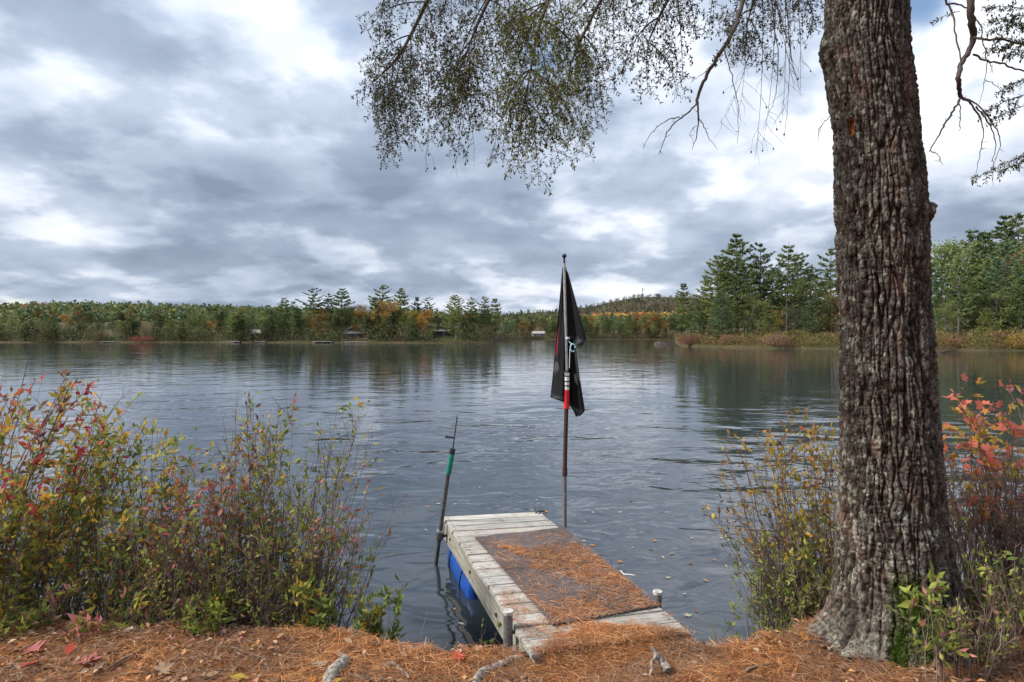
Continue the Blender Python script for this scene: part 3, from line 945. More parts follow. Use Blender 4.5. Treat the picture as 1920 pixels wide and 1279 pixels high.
def bush(name, px, Y, z, wd, ht, pal, label, seed, n=1500, size=.22):
    rg = np.random.default_rng(seed)
    e = empty(name, ((px - 960) / F * Y, Y, z), label, 'shrub')
    B = Buf(); T = Buf()
    for k in range(14):
        a = rg.uniform(0, 6.28); r = wd * .4 * rg.uniform(.2, 1)
        tip = np.array([math.cos(a) * r, math.sin(a) * r, ht * rg.uniform(.6, 1)])
        T.tube(np.array([(0, 0, -.2), tip * .5 + [0, 0, ht * .1], tip]), [.05, .03, .01], 4, (.10, .08, .07))
    ph = rg.normal(size=(n, 3)); ph = ph / np.linalg.norm(ph, axis=1)[:, None] * rg.uniform(.3, 1, (n, 1)) ** .5
    pos = ph * [wd / 2, wd / 2, ht / 2] + [0, 0, ht / 2]
    B.leaves(pos, rg.normal(size=(n, 3)) + [0, 0, .3], rg.uniform(.6, 1.3, n) * size, rg.uniform(.4, .7, n) * size, np.array(pal)[rg.integers(0, len(pal), n)] * rg.uniform(.7, 1.3, (n, 1)), rng=rg)
    obj('stems', T.mesh('stems', M['twig']), e); obj('foliage', B.mesh('foliage', M['tree_leaf']), e, kind='stuff')


bush('autumn_shrub', 266, 184.5, .2, 7.5, 2.0, [(.26, .06, .04), (.20, .05, .035), (.28, .10, .05)], 'low crimson shrub at the water on the left shore', 1)
bush('autumn_shrub', 274, 189, .8, 4.5, 5.8, [(.26, .17, .10), (.22, .15, .09), (.30, .20, .10)], 'tan faded leafy shrub above the crimson shrub', 2)
bush('autumn_shrub', 190, 189, .6, 5, 3.5, [(.16, .12, .06), (.20, .14, .06)], 'brownish shrub at the water left of the pale pine', 3)
bush('autumn_shrub', 1292, 118, .2, 4.6, 2.2, [(.22, .10, .06), (.17, .10, .05)], 'russet shrub at the tip of the right point', 6, 1800, .2)
bush('autumn_shrub', 1365, 108, .3, 3.8, 1.9, [(.34, .17, .12), (.28, .14, .09)], 'pinkish shrub at the water left of the yellow brush', 7, 1500, .18)
bush('autumn_shrub', 1455, 99, .3, 4.8, 2.2, [(.34, .18, .13), (.28, .16, .11)], 'wide pinkish tan shrub in the middle of the point shore', 8, 1800, .18)
bush('autumn_shrub', 1785, 87, .3, 3.0, 1.5, [(.30, .12, .08), (.26, .13, .07)], 'rusty shrub on the right shore beside the trunk', 9, 1400, .15)
bush('autumn_shrub', 1912, 84, .3, 3.4, 2.2, [(.42, .27, .05), (.36, .26, .07)], 'bright yellow shrub at the right edge of the far shore', 10, 1600, .16)

# mast on the ridge
h = HILLS[2]
mz = float(hill_z(np.array([1205.]), 1.0, h)) + 5
me_ = empty('radio_mast', ((1205 - 960) / F * 1690, 1690, mz), 'tiny lattice radio mast on the crest of the distant ridge', 'mast')
B = Buf()
for a in range(3):
    q = np.array([math.cos(a * 2.09), math.sin(a * 2.09), 0])
    B.tube(np.array([q * 1.4 + [0, 0, -4], q * .8 + [0, 0, 17]]), .28, 4)
for k in range(8):
    for a in range(3):
        q0 = np.array([math.cos(a * 2.09), math.sin(a * 2.09), 0]); q1 = np.array([math.cos(a * 2.09 + 2.09), math.sin(a * 2.09 + 2.09), 0])
        B.tube(np.array([q0 * 1.2 + [0, 0, k * 2], q1 * 1.1 + [0, 0, k * 2 + 2]]), .12, 3)
obj('lattice', B.mesh('lattice', M['dark_steel']), me_)
B = Buf(); B.tube(np.array([(0, 0, 15.), (0, 0, 19.)]), [1.5, 1.5], 8, cap=True); obj('platform', B.mesh('platform', M['dark_steel']), me_)

# fallen log in the water at the right
B = Buf(); a_, b_ = P(1755, 664, 72), P(1793, 657, 76)
B.tube(np.array([a_, (a_ + b_) / 2 + [0, 0, .1], b_]), [.12, .1, .05], 6, (.06, .05, .045), cap=True)
obj('fallen_log', B.mesh('fallen_log', M['twig']), label='dark fallen log in the water right of the big trunk', category='log')

# ---------------------------------------------------------------- the big hemlock
TY = 3.42                                      # distance of the trunk's axis
tree = empty('hemlock_tree', (0, 0, 0), 'big furrowed hemlock tree on the bank at the right', 'tree')
EDG = np.array([(-1800, 1525, 1615), (-500, 1540, 1665), (0, 1545, 1703), (100, 1541, 1710), (250, 1558, 1727), (400, 1562, 1743), (600, 1572, 1752), (800, 1572, 1766), (950, 1570, 1776), (1050, 1568, 1786), (1120, 1567, 1796), (1200, 1562, 1806), (1300, 1560, 1812)], float)
ez = CAM_H - (EDG[:, 0] - Y0) / F * TY
a1_, a2_ = np.arctan((EDG[:, 1] - 960) / F), np.arctan((EDG[:, 2] - 960) / F)     # bearings of the two edges
ecx = TY * np.tan((a1_ + a2_) / 2)
er = TY / np.cos((a1_ + a2_) / 2) * np.sin((a2_ - a1_) / 2)
zrow = np.concatenate([np.arange(.15, 4.35, .0052), np.arange(4.4, 9.6, .05)])
NT_ = 420
th = np.arange(NT_) / NT_ * 2 * np.pi
TH, ZR = np.meshgrid(th, zrow)
rad0 = np.interp(ZR, ez[::-1], er[::-1])
cx = np.interp(zrow, ez[::-1], ecx[::-1])[:, None]
# arc length with a seam at the back of the trunk (theta = pi/2 points away from the camera)
sarc = ((TH - np.pi / 2) % (2 * np.pi)) * .285
# furrowed bark
wx = sarc + .035 * (fbm(sarc * 7, ZR * 2.6, 3, 1) - .5) * 2 + .012 * (fbm(sarc * 30, ZR * 14, 2, 2) - .5) * 2
d1, d2, did = worley(wx / .12 + 3, ZR / .55, 14)
furrow = sstep(.0, .16, d2 - d1)
f1, f2, cid = worley(wx / .050, ZR / .34 + 3 * vnoise(wx / .06, ZR * 0, 6), 3)
plate = .65 * sstep(.03, .20, f2 - f1) + .35 * sstep(.08, .5, f2 - f1)
g1, g2, gid = worley(wx / .021 + 7, ZR / .055, 8)
scale_ = .7 * sstep(.0, .12, g2 - g1) + .3 * sstep(0, .4, g2 - g1)
crack = sstep(.0, .10, np.abs(fbm(sarc * 9, ZR * 22, 3, 12) - .5))
fine_ = fbm(sarc * 70, ZR * 45, 3, 20)
upper = sstep(2.6, 3.4, ZR)                       # smoother, flakier bark higher up
disp = (.022 - .008 * upper) * (plate - 1) + .0085 * (scale_ - 1) * (.5 + .5 * plate) + .008 * (fine_ - .5) + .006 * (cid - .5) * plate + .003 * (gid - .5) + .007 * (crack - 1) + .014 * (furrow - 1)
disp += .022 * (fbm(sarc * 2.2, ZR * 1.3, 3, 40) - .5) + .010 * (fbm(sarc * 40, ZR * 9, 3, 41) - .5) * plate
# root flare
zg = .43
fl = np.zeros_like(TH)
for a, amp, k, hgt in ((math.pi * 1.06, .24, 7, .07), (math.pi * 1.30, .05, 6, .12), (math.pi * 1.52, .08, 5, .14), (math.pi * 1.80, .10, 4, .16), (0.2, .2, 4, .22), (math.pi * .45, .2, 4, .2)):
    fl += amp * np.clip(np.cos(TH - a), 0, 1) ** k * np.exp(-np.clip(ZR - zg + .04, 0, 9) / hgt)
fl += .035 * np.exp(-np.clip(ZR - zg, 0, 9) / .3)


def tz(px, py):                                   # trunk surface angle and height where the ray through a pixel meets it
    u, hit = (px - 960) / F, TY - .2
    for _ in range(6):
        z = CAM_H - (py - Y0) / F * hit
        c = np.interp(z, ez[::-1], ecx[::-1]); r = np.interp(z, ez[::-1], er[::-1])
        A, Bq, Cq = u * u + 1, -2 * (u * c + TY), c * c + TY * TY - r * r
        hit = (-Bq - math.sqrt(max(0.0, Bq * Bq - 4 * A * Cq))) / (2 * A)
    return math.atan2(hit - TY, u * hit - c) % (2 * math.pi), z


def gauss(a, z, sa, sz):
    d = (TH - a + np.pi) % (2 * np.pi) - np.pi
    return np.exp(-(d * .28 / sa) ** 2 - ((ZR - z) / sz) ** 2)


hole_a, hole_z = tz(1590, 237)
hole = sstep(.45, .62, gauss(hole_a, hole_z, .034, .062))
h2a, h2z = tz(1605, 312)
hole2 = sstep(.45, .7, gauss(h2a, h2z, .016, .022))
ka, kz = tz(1738, 397)
ba, bz = tz(1548, 95)
scar_a, scar_z = tz(1585, 95)
scar = sstep(.3, .7, gauss(scar_a, scar_z, .06, .035))
disp += .045 * gauss(ka, kz, .05, .05) + .04 * gauss(ba, bz, .09, .11) - .012 * scar
disp = disp * (1 - hole) - .05 * hole - .03 * hole2
rr = rad0 + disp + fl
lean = .02 * (fbm(zrow * .8, zrow * 0, 2, 9) - .5)[:, None]
V = np.stack([cx + lean + rr * np.cos(TH), TY + rr * np.sin(TH), ZR], -1).reshape(-1, 3)
nz = len(zrow)
i = (np.arange(nz - 1)[:, None] * NT_); j = np.arange(NT_)[None]; k = (j + 1) % NT_
q = np.stack([i + j, i + k, i + NT_ + k, i + NT_ + j], -1).reshape(-1, 4)
grey = np.array([.088, .073, .062]); brown = np.array([.034, .022, .016])
pm = (plate * (.5 + .5 * scale_) * (.4 + .6 * furrow))[..., None]
tint = (.75 + .5 * cid)[..., None] * (.85 + .3 * fbm(sarc * 5, ZR * 3, 3, 60))[..., None]
C = (brown * (1 - pm) + grey * pm) * tint
reddish = (sstep(.55, .75, fbm(sarc * 6, ZR * 4, 3, 71)) * .5)[..., None]
C = C * (1 - reddish) + np.array([.15, .095, .075]) * reddish
lic = (sstep(.58, .66, fbm(sarc * 34, ZR * 26, 4, 81)) * plate * np.clip(-np.cos(TH) + .55, 0, 1))[..., None] * .75
for lx, ly, sa_, sz_ in ((1612, 960, .02, .05), (1605, 1010, .018, .03), (1632, 690, .02, .03), (1650, 560, .02, .02), (1600, 1080, .03, .05)):
    la, lz = tz(lx, ly); lic = np.maximum(lic, (sstep(.35, .6, gauss(la, lz, sa_, sz_) * (.6 + .8 * fbm(sarc * 60, ZR * 60, 2, 90))))[..., None] * .8)
C = C * (1 - lic) + np.array([.27, .275, .225]) * lic
C = C * (1 - hole[..., None]) + np.array([.42, .15, .035]) * hole[..., None]
C = C * (1 - hole2[..., None]) + np.array([.10, .05, .02]) * hole2[..., None]
C = C * (1 - .5 * scar[..., None]) + np.array([.32, .22, .20]) * .5 * scar[..., None]
base_l = (np.exp(-np.clip(ZR - .42, 0, 9) / .13) * sstep(.42, .6, fbm(sarc * 26, ZR * 22, 3, 91)))[..., None] * .28
C = C * (1 - base_l) + np.array([.33, .31, .25]) * base_l
obj('trunk', mesh('trunk', V, [q], M['bark'], C.reshape(-1, 3), smooth=True), tree)

# broken stub on the right side of the trunk
B = Buf()
stub = P(1738, 385, TY - .02)
B.tube(np.array([stub, stub + [.025, -.015, -.005], stub + [.042, -.025, -.015]]), [.026, .019, .010], 7, (.13, .105, .09), cap=True)
obj('branch_stub', B.mesh('branch_stub', M['twig']), tree)

# --- branches
HEM_G = np.array([(.14, .175, .03), (.20, .23, .035), (.10, .125, .03), (.27, .28, .045), (.11, .11, .035)])
BARK_T = (.085, .066, .055)


def crv(p0, p1, p2, n=10):
    s = np.linspace(0, 1, n)[:, None]
    return (1 - s) ** 2 * p0 + 2 * s * (1 - s) * p1 + s * s * p2


def cone_template():
    V = IV * [.0062, .0062, .0105]
    V[:, :2] *= (1.0 - .35 * (V[:, 2:] / .0105))
    return V


CT = cone_template()
CV8 = np.array([(0, 0, 1), (1, 0, 0.1), (0, 1, 0.1), (-1, 0, 0.1), (0, -1, 0.1), (0, 0, -1.0)], float)
CF8 = np.array([(0, 1, 2), (0, 2, 3), (0, 3, 4), (0, 4, 1), (5, 2, 1), (5, 3, 2), (5, 4, 3), (5, 1, 4)])


class Spray:
    """wood, needles and cones of one branch"""
    def __init__(s, seed): s.W = Buf(); s.L = Buf(); s.K = Buf(); s.r = np.random.default_rng(seed); s.nk = 0; s.tone = {31: .28, 32: .45, 33: .95, 34: .8, 35: .28, 36: .30}.get(seed, .35)  # tone darkens the leaf colour limb by limb, for backlit silhouettes
    def needles(s, pts, dens=1.0, size=.021):
        r = s.r
        seg = np.linalg.norm(np.diff(pts, axis=0), axis=1).sum()
        n = int(seg / .0050 * dens)
        if n < 1: return
        t = r.uniform(0, 1, n) * (len(pts) - 1); i = np.minimum(t.astype(int), len(pts) - 2); f = (t - i)[:, None]
        q = pts[i] * (1 - f) + pts[i + 1] * f
        d = nrm(pts[i + 1] - pts[i])
        lat = nrm(np.cross(d, r.normal(size=(n, 3)) * .6 + [0, .8, .5])) * r.choice([-1, 1], n)[:, None]
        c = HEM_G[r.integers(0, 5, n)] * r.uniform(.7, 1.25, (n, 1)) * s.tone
        s.L.leaves(q, d * .55 + lat * .9 + r.normal(0, .2, (n, 3)), r.uniform(.8, 1.3, n) * size, r.uniform(.0045, .0075, n), c, rng=r)
    def cone(s, p):
        r = s.r
        k = r.uniform(.75, 1.2)
        s.K.add(CV8 * [.0058 * k, .0058 * k, .0105 * k] + p - [0, 0, .011], [CF8], np.array((.085, .058, .042)) * r.uniform(.6, 1.4))
        s.nk += 1
    def twig(s, p, d, L, droop, dens, cones, depth=0):
        """drooping twig with alternate side twigs"""
        r = s.r
        n = 7
        pts = [p]; dd = d / np.linalg.norm(d)
        for _ in range(n - 1):
            dd = nrm(dd + np.array([0, 0, -droop]) + r.normal(0, .09, 3)); pts.append(pts[-1] + dd * L / (n - 1))
        pts = np.array(pts)
        s.W.tube(pts, np.linspace(.0022 if depth == 0 else .0012, .0006, n), 3, np.array(BARK_T) * r.uniform(.7, 1.2))
        s.needles(pts[1:], dens)
        if r.uniform() < cones: s.cone(pts[-1])
        if depth < 2 and L > .07:
            m = int(L / (.030 if depth == 0 else .024))
            for k in range(m):
                t = (k + .6) / m * (n - 1); i = min(int(t), n - 2); q = pts[i] + (pts[i + 1] - pts[i]) * (t - i)
                ax = nrm(pts[i + 1] - pts[i])
                lat = nrm(np.cross(ax, nrm(np.array([r.normal(0, .5), 1, r.normal(0, .5)])))) * (1 if k % 2 else -1)
                l2 = L * (.42 - .30 * k / m) * r.uniform(.6, 1.2)
                if l2 > .018: s.twig(q, ax * .75 + lat * .85, l2, droop * 1.3, dens, cones, depth + 1)
    def finish(s, name='branch'):
        o = obj(name, s.W.mesh(name, M['twig']), tree)
        if s.L.n: obj('foliage', s.L.mesh('foliage', M['leaf']), o, kind='stuff')
        if s.K.n: obj('cones', s.K.mesh('cones', M['twig']), o, kind='stuff')
        return o


def trunk_at(z): return np.array([np.interp(z, ez[::-1], ecx[::-1]), TY, z])


# each foliage limb: leaves the trunk above the picture, arches out to the left, then droops into view
# limb end points (pixel, distance), and the hanging twigs along it: (x, y start, x, y tip)
LIMBS = [
    (6.1, [(1100, -330, 3.7), (830, -60, 3.75), (755, 100, 3.8), (705, 150, 3.8)], 31,
     [(860, -60, 790, 60), (800, 10, 690, 62), (820, -10, 820, 165), (775, 65, 690, 140), (745, 100, 700, 215), (720, 130, 735, 300), (720, 135, 690, 185), (760, 85, 770, 240), (705, 150, 745, 270), (760, 60, 800, 200),
      (770, 90, 725, 280), (735, 110, 765, 255), (850, -40, 720, 20), (840, -40, 845, 130)]),
    (5.9, [(1200, -300, 3.5), (980, -120, 3.5), (900, 30, 3.55), (860, 140, 3.6)], 32,
     [(960, -80, 880, 130), (920, -10, 840, 200), (905, 20, 930, 180), (890, 60, 860, 275), (880, 90, 830, 235), (865, 130, 885, 215), (870, 110, 810, 265), (940, -50, 960, 140), (930, -30, 1000, 120), (880, 80, 905, 245), (860, 130, 840, 270)]),
    (5.7, [(1250, -260, 3.35), (1090, -140, 3.3), (1010, 40, 3.3), (985, 190, 3.3)], 33,
     [(1080, -120, 980, 120), (1050, -50, 930, 150), (1030, 0, 1070, 190), (1015, 40, 950, 200), (1005, 80, 1040, 260), (1000, 110, 940, 300), (990, 160, 1010, 345), (985, 180, 970, 320), (990, 150, 1080, 260), (1005, 60, 1110, 170), (1000, 120, 1095, 290), (1010, 30, 900, 120),
      (990, 170, 1050, 310), (990, 150, 935, 250), (1040, -30, 1020, 170), (1000, 100, 985, 260)]),
    (5.6, [(1280, -220, 3.6), (1180, -100, 3.6), (1110, 30, 3.65), (1070, 120, 3.7)], 34,
     [(1170, -80, 1100, 130), (1140, -20, 1150, 130), (1120, 20, 1060, 180), (1100, 50, 1140, 195), (1085, 90, 1120, 240), (1075, 110, 1060, 220), (1130, 0, 1040, 110), (1150, -40, 1090, 60), (1105, 40, 1100, 160)]),
    (5.9, [(1420, -240, 3.2), (1330, -120, 3.2), (1250, 0, 3.2), (1215, 80, 3.25)], 35,
     [(1320, -100, 1240, 100), (1290, -50, 1200, 80), (1260, -10, 1170, 60), (1245, 10, 1280, 150), (1230, 50, 1215, 175), (1225, 60, 1270, 180), (1340, -120, 1330, 60), (1310, -80, 1150, 30), (1300, -70, 1305, 70), (1235, 30, 1165, 150)]),
    (6.3, [(1520, -260, 3.6), (1460, -140, 3.6), (1420, -30, 3.6), (1400, 50, 3.6)], 36,
     [(1500, -180, 1440, 40), (1470, -120, 1530, 50), (1440, -80, 1370, 60), (1430, -50, 1480, 90), (1420, -20, 1360, 110), (1410, 10, 1440, 130), (1490, -170, 1525, 60), (1405, 30, 1390, 120), (1450, -100, 1490, 60), (1460, -90, 1410, 60)]),
]
for z0, ends, seed, hang in LIMBS:
    S = Spray(seed)
    pts = [trunk_at(z0), trunk_at(z0) + np.array([-.35, 0, .12])] + [P(*e) for e in ends]
    pts = np.array(pts)
    # smooth the limb
    t_ = np.linspace(0, len(pts) - 1, 26)
    sm = np.stack([np.interp(t_, np.arange(len(pts)), pts[:, c]) for c in range(3)], 1)
    for _ in range(3): sm[1:-1] = (sm[:-2] + sm[1:-1] * 2 + sm[2:]) / 4
    S.W.tube(sm, np.linspace(.034, .0035, 26), 6, BARK_T)
    dist = ends[2][2]
    for x0, y0_, x1, y1_ in hang:
        a, c = P(x0, y0_, dist + S.r.uniform(-.22, .22)), P(x1, y1_, dist + S.r.uniform(-.35, .35))
        # nearest limb point is where the twig starts
        st = sm[np.argmin(np.linalg.norm(sm - a, axis=1))]
        mid = (st + c) / 2 + np.array([(c - st)[0] * .25, S.r.uniform(-.05, .05), .10])
        bl = crv(st, mid, c, 12)
        S.W.tube(bl, np.linspace(.0048, .0012, 12), 4, BARK_T)
        Ltot = np.linalg.norm(np.diff(bl, axis=0), axis=1).sum()
        m = max(6, int(Ltot / .028))
        sparse = .72 if seed >= 35 else .92
        for k in range(m):
            t = .15 + .85 * (k + S.r.uniform(0, .8)) / m
            if S.r.uniform() > sparse + .1: continue
            u = min(t, .999) * 11; i = int(u); q = bl[i] + (bl[i + 1] - bl[i]) * (u - i)
            ax = nrm(bl[i + 1] - bl[i])
            lat = nrm(np.cross(ax, nrm(np.array([S.r.normal(0, .6), 1, S.r.normal(0, .4)])))) * (1 if k % 2 else -1)
            S.twig(q, ax * .55 + lat * .95, S.r.uniform(.08, .20) * (1.15 - .5 * t), .11, .66 * sparse, .42, 1)
        S.needles(bl[3:], .7)
    S.finish()

# bare twig fringe hanging at the right of the foliage
S = Spray(40)
for x0, y0_, x1, y1_ in [(1490, 40, 1500, 180), (1470, 60, 1465, 240), (1455, 90, 1430, 270), (1400, 90, 1385, 210), (1430, 100, 1415, 300), (1480, 90, 1470, 260), (1440, 60, 1490, 170), (1420, 150, 1350, 230), (930, 220, 925, 285), (880, 230, 850, 300), (860, 230, 890, 280), (800, 230, 800, 285)]:
    bl = crv(P(x0, y0_ - 120, 3.5), P((x0 + x1) / 2 + 10, (y0_ + y1_) / 2 - 20, 3.5), P(x1, y1_, 3.5), 9)
    S.W.tube(bl, np.linspace(.003, .0007, 9), 3, BARK_T)
    for k in range(9):
        t = S.r.uniform(.35, 1); u = min(t, .99) * 8; i = int(u); q = bl[i] + (bl[i + 1] - bl[i]) * (u - i)
        tip = q + np.array([S.r.normal(0, .05), S.r.normal(0, .04), -S.r.uniform(.04, .16)])
        S.W.tube(np.array([q, (q + tip) / 2 + [S.r.normal(0, .01), 0, .005], tip]), [.0012, .0009, .0006], 3, BARK_T)
        if S.r.uniform() < .3: S.cone(tip)
o_ = S.finish('bare_twigs'); o_['kind'] = 'stuff'


def traced(paths, Y, name, colr, seed):
    """a bare branch traced as pixel paths: (list of (x, y)), start and end radius in metres"""
    S = Spray(seed)
    for pts, r0, r1 in paths:
        n = len(pts) * 4
        yy = [Y + .05 * math.sin(1.3 * k + pts[0][0] * .7) for k in range(len(pts))]
        q = np.array([P(a, b, yk) for (a, b), yk in zip(pts, yy)])
        if np.allclose(pts[0], paths[0][0][0]): pass
        t_ = np.linspace(0, len(pts) - 1, n)
        sm = np.stack([np.interp(t_, np.arange(len(pts)), q[:, c]) for c in range(3)], 1)
        for _ in range(2): sm[1:-1] = (sm[:-2] + sm[1:-1] * 2 + sm[2:]) / 4
        sm[1:-1] += S.r.normal(0, .0025, (n - 2, 3))
        S.W.tube(sm, np.linspace(r0, r1, n) * (1 + S.r.normal(0, .06, n)), 6, np.array(colr) * S.r.uniform(.85, 1.1))
        for k in range(int(len(pts) * 1.2)):
            i = S.r.integers(1, n - 1)
            tip = sm[i] + nrm(S.r.normal(size=3)) * S.r.uniform(.012, .035)
            S.W.tube(np.array([sm[i], tip]), [.0018, .0008], 3, colr)
    return S


up = CAM_H + 1.0
S = traced([
    ([(1470, -420), (1440, -200), (1400, -60), (1392, 10), (1375, 60), (1350, 100), (1325, 140), (1308, 180), (1306, 195)], .016, .008),
    ([(1306, 195), (1285, 215), (1262, 232), (1246, 255), (1236, 290)], .0055, .0015),
    ([(1275, 220), (1255, 222), (1232, 238), (1215, 258), (1206, 280)], .0035, .001),
    ([(1308, 190), (1310, 225), (1307, 255), (1298, 280)], .006, .0013),
    ([(1310, 222), (1322, 240), (1330, 262), (1346, 280)], .003, .001),
    ([(1306, 235), (1292, 248), (1300, 262)], .002, .0008),
    ([(1358, 95), (1372, 140), (1380, 180), (1386, 215), (1382, 270)], .0035, .0009),
    ([(1350, 100), (1330, 130), (1300, 150)], .004, .001),
    ([(1446, -30), (1450, 30), (1460, 120), (1455, 180), (1440, 215)], .004, .001),
    ([(1470, -30), (1478, 60), (1485, 120), (1500, 170)], .004, .001),
], 3.45, 'dead_branch', (.105, .085, .072), 51)
S.finish('dead_branch')
# its hidden upper end joins the trunk
B = Buf(); B.tube(crv(trunk_at(6.6), trunk_at(6.7) + [-.35, .0, .1], P(1470, -420, 3.45), 8), np.linspace(.035, .020, 8), 6, (.14, .115, .10))
obj('dead_branch', B.mesh('dead_branch', M['twig']), tree)

S = traced([
    ([(1850, -400), (1830, -200), (1822, -60), (1820, 0), (1821, 40), (1827, 68), (1816, 98), (1802, 120), (1796, 145), (1798, 165), (1802, 182)], .022, .010),
    ([(1800, 185), (1790, 205), (1772, 230), (1760, 255), (1742, 285)], .007, .003),
    ([(1745, 282), (1758, 290), (1768, 310)], .003, .001),
    ([(1800, 190), (1801, 215), (1799, 246)], .003, .0015),
    ([(1803, 182), (1822, 195), (1838, 220), (1846, 245), (1838, 290), (1828, 332)], .006, .001),
    ([(1830, 200), (1850, 225), (1868, 262), (1862, 300), (1863, 350)], .0045, .0008),
    ([(1806, 183), (1830, 192), (1855, 220), (1874, 250), (1876, 275), (1860, 312)], .005, .001),
    ([(1768, -60), (1772, 0), (1787, 22), (1792, 70), (1802, 120)], .006, .004),
    ([(1775, 8), (1795, 8), (1818, 16)], .005, .004),
    ([(1826, 70), (1850, 74), (1880, 74), (1935, 88)], .007, .005),
    ([(1824, 102), (1848, 115), (1880, 119), (1905, 130), (1940, 140)], .006, .004),
    ([(1826, 32), (1840, 50), (1845, 85), (1850, 115), (1848, 150), (1836, 195)], .004, .001),
    ([(1848, 150), (1875, 165), (1879, 185)], .002, .0008),
    ([(1855, 117), (1861, 137)], .002, .001),
], 3.2, 'dead_branch', (.085, .068, .06), 52)
R2 = S
for x0, y0_, x1, y1_ in [(1930, 150, 1872, 172), (1935, 175, 1845, 212), (1940, 195, 1860, 225), (1945, 285, 1828, 336), (1945, 300, 1870, 325), (1930, 20, 1845, 15), (1935, 30, 1840, 45), (1935, 45, 1850, 62), (1935, 90, 1865, 70), (1940, 100, 1850, 95), (1935, 0, 1850, -15), (1935, 110, 1880, 105), (1800, 22, 1744, 47), (1930, 60, 1870, 40), (1935, 75, 1880, 90)]:
    a, c = P(x0, y0_, 3.2), P(x1, y1_, 3.15)
    bl = crv(a, (a + c) / 2 + [0, 0, .03], c, 8)
    R2.W.tube(bl, np.linspace(.003, .001, 8), 3, BARK_T)
    R2.needles(bl[1:], .8)
    for k in range(max(3, int(np.linalg.norm(c - a) / .02))):
        u = R2.r.uniform(.1, .99) * 7; i = int(u); q = bl[i] + (bl[i + 1] - bl[i]) * (u - i)
        ax = nrm(bl[i + 1] - bl[i])
        if x1 > 1800: R2.twig(q, ax + [R2.r.normal(0, .3), R2.r.normal(0, .5), R2.r.normal(-.3, .4)], R2.r.uniform(.03, .07), .1, .8, .45, 2)
R2.finish('dead_branch')
B = Buf(); B.tube(crv(trunk_at(5.9), trunk_at(6.1) + [.3, -.1, .1], P(1850, -400, 3.2), 8), np.linspace(.035, .027, 8), 6, (.11, .085, .08))
obj('dead_branch', B.mesh('dead_branch', M['twig']), tree)
S = traced([([(1570, 205), (1552, 222), (1540, 235), (1533, 250), (1535, 268)], .003, .001), ([(1542, 232), (1535, 255)], .0015, .0008)], TY - .05, 'dead_branch', (.12, .10, .09), 53)
S.finish('dead_branch')

# moss on the root flare
rg = np.random.default_rng(3)
n = 9000
cl = np.array([P(1712, 1135, 3.02), P(1722, 1180, 2.98), P(1700, 1240, 2.93), P(1770, 1215, 2.98), P(1765, 1262, 2.93), P(1735, 1160, 3.0), P(1690, 1270, 2.92), P(1785, 1180, 3.02)])
ci = rg.integers(0, len(cl), n)
sg = np.array([.05, .05, .04, .045, .04, .04, .03, .04])[ci]
pos = cl[ci] + rg.normal(0, 1, (n, 3)) * sg[:, None] * [1, .7, 1]
# lay it on the bark: angle, height -> radius of the trunk mesh
az = np.arctan2(pos[:, 1] - TY, pos[:, 0] - np.interp(pos[:, 2], zrow, cx[:, 0])) % (2 * np.pi)
ri = np.clip(np.searchsorted(zrow, pos[:, 2]), 0, nz - 1); ti = (az / (2 * np.pi) * NT_).astype(int) % NT_
okm = (pos[:, 2] > .36)
VV = V.reshape(nz, NT_, 3)
pos = VV[ri, ti]; out = np.stack([np.cos(az), np.sin(az), np.full(n, .5)], -1)
B = Buf()
B.leaves(pos[okm], (out + rg.normal(0, .5, (n, 3)))[okm], rg.uniform(.008, .022, okm.sum()), .005, np.array([(.10, .17, .025), (.14, .21, .035), (.07, .12, .02), (.18, .22, .05)])[rg.integers(0, 4, okm.sum())], rng=rg)
obj('moss', B.mesh('moss', M['leaf']), tree, kind='stuff')

# ---------------------------------------------------------------- dock
DL, DW = 2.60, 0.95
DM = Matrix.Translation((0.568, 3.185, 0.43)) @ Matrix.Rotation(.296, 4, 'Z') @ Matrix.Rotation(-.020, 4, 'X') @ Matrix.Rotation(.037, 4, 'Y')
dock = empty('dock', (0, 0, 0), 'weathered grey plank dock floating on a blue barrel at the bank', 'dock')
dock.matrix_world = DM
DMn = np.array(DM)


def DP(lx, ly, lz=0.0):
    """dock coordinates to world"""
    p = np.stack(np.broadcast_arrays(lx, ly, lz, 1.0), -1) @ DMn.T
    return p[..., :3]


def dock_hit(px, py):
    """where the ray through a pixel meets the deck, in dock coordinates"""
    o = Vector((0, 0, CAM_H)); d = Vector(((px - 960) / F, 1, -(py - Y0) / F))
    mi = DM.inverted(); o2 = mi @ o; d2 = (mi.to_3x3() @ d)
    return o2 - d2 * (o2.z / d2.z)


NB = 17
pitch = DL / NB
rg = np.random.default_rng(12)
for k in range(NB):
    y0 = k * pitch
    wv_ = pitch - rg.uniform(.006, .012)
    x0, x1 = -DW / 2 - rg.uniform(0, .012), DW / 2 + rg.uniform(0, .012)
    dz = rg.uniform(-.002, .003)

    def plank(bm):
        box(bm, (x0, -wv_ / 2, -.014), (x1, wv_ / 2, .014), .0035)
        for v in bm.verts:                          # slight cup and wear
            v.co.z += .0015 * math.sin(v.co.x * 7 + k)
    o = prim('plank', plank, M['deck_wood'], dock)
    o.location = (0, y0 + pitch / 2, -.014 + dz)
    o.rotation_euler = (rg.normal(0, .006), rg.normal(0, .002), rg.normal(0, .003))
    if k in (1, 6, 10, 14, 15, 16):                 # nail heads
        for sx in (-1, 1):
            for q in (-.035, .035):
                n_ = prim('nail', lambda bm: bmesh.ops.create_cone(bm, cap_ends=True, segments=8, radius1=.005, radius2=.004, depth=.004), M['dark_steel'], o)
                n_.location = (sx * (DW / 2 - .03), q, .0155)
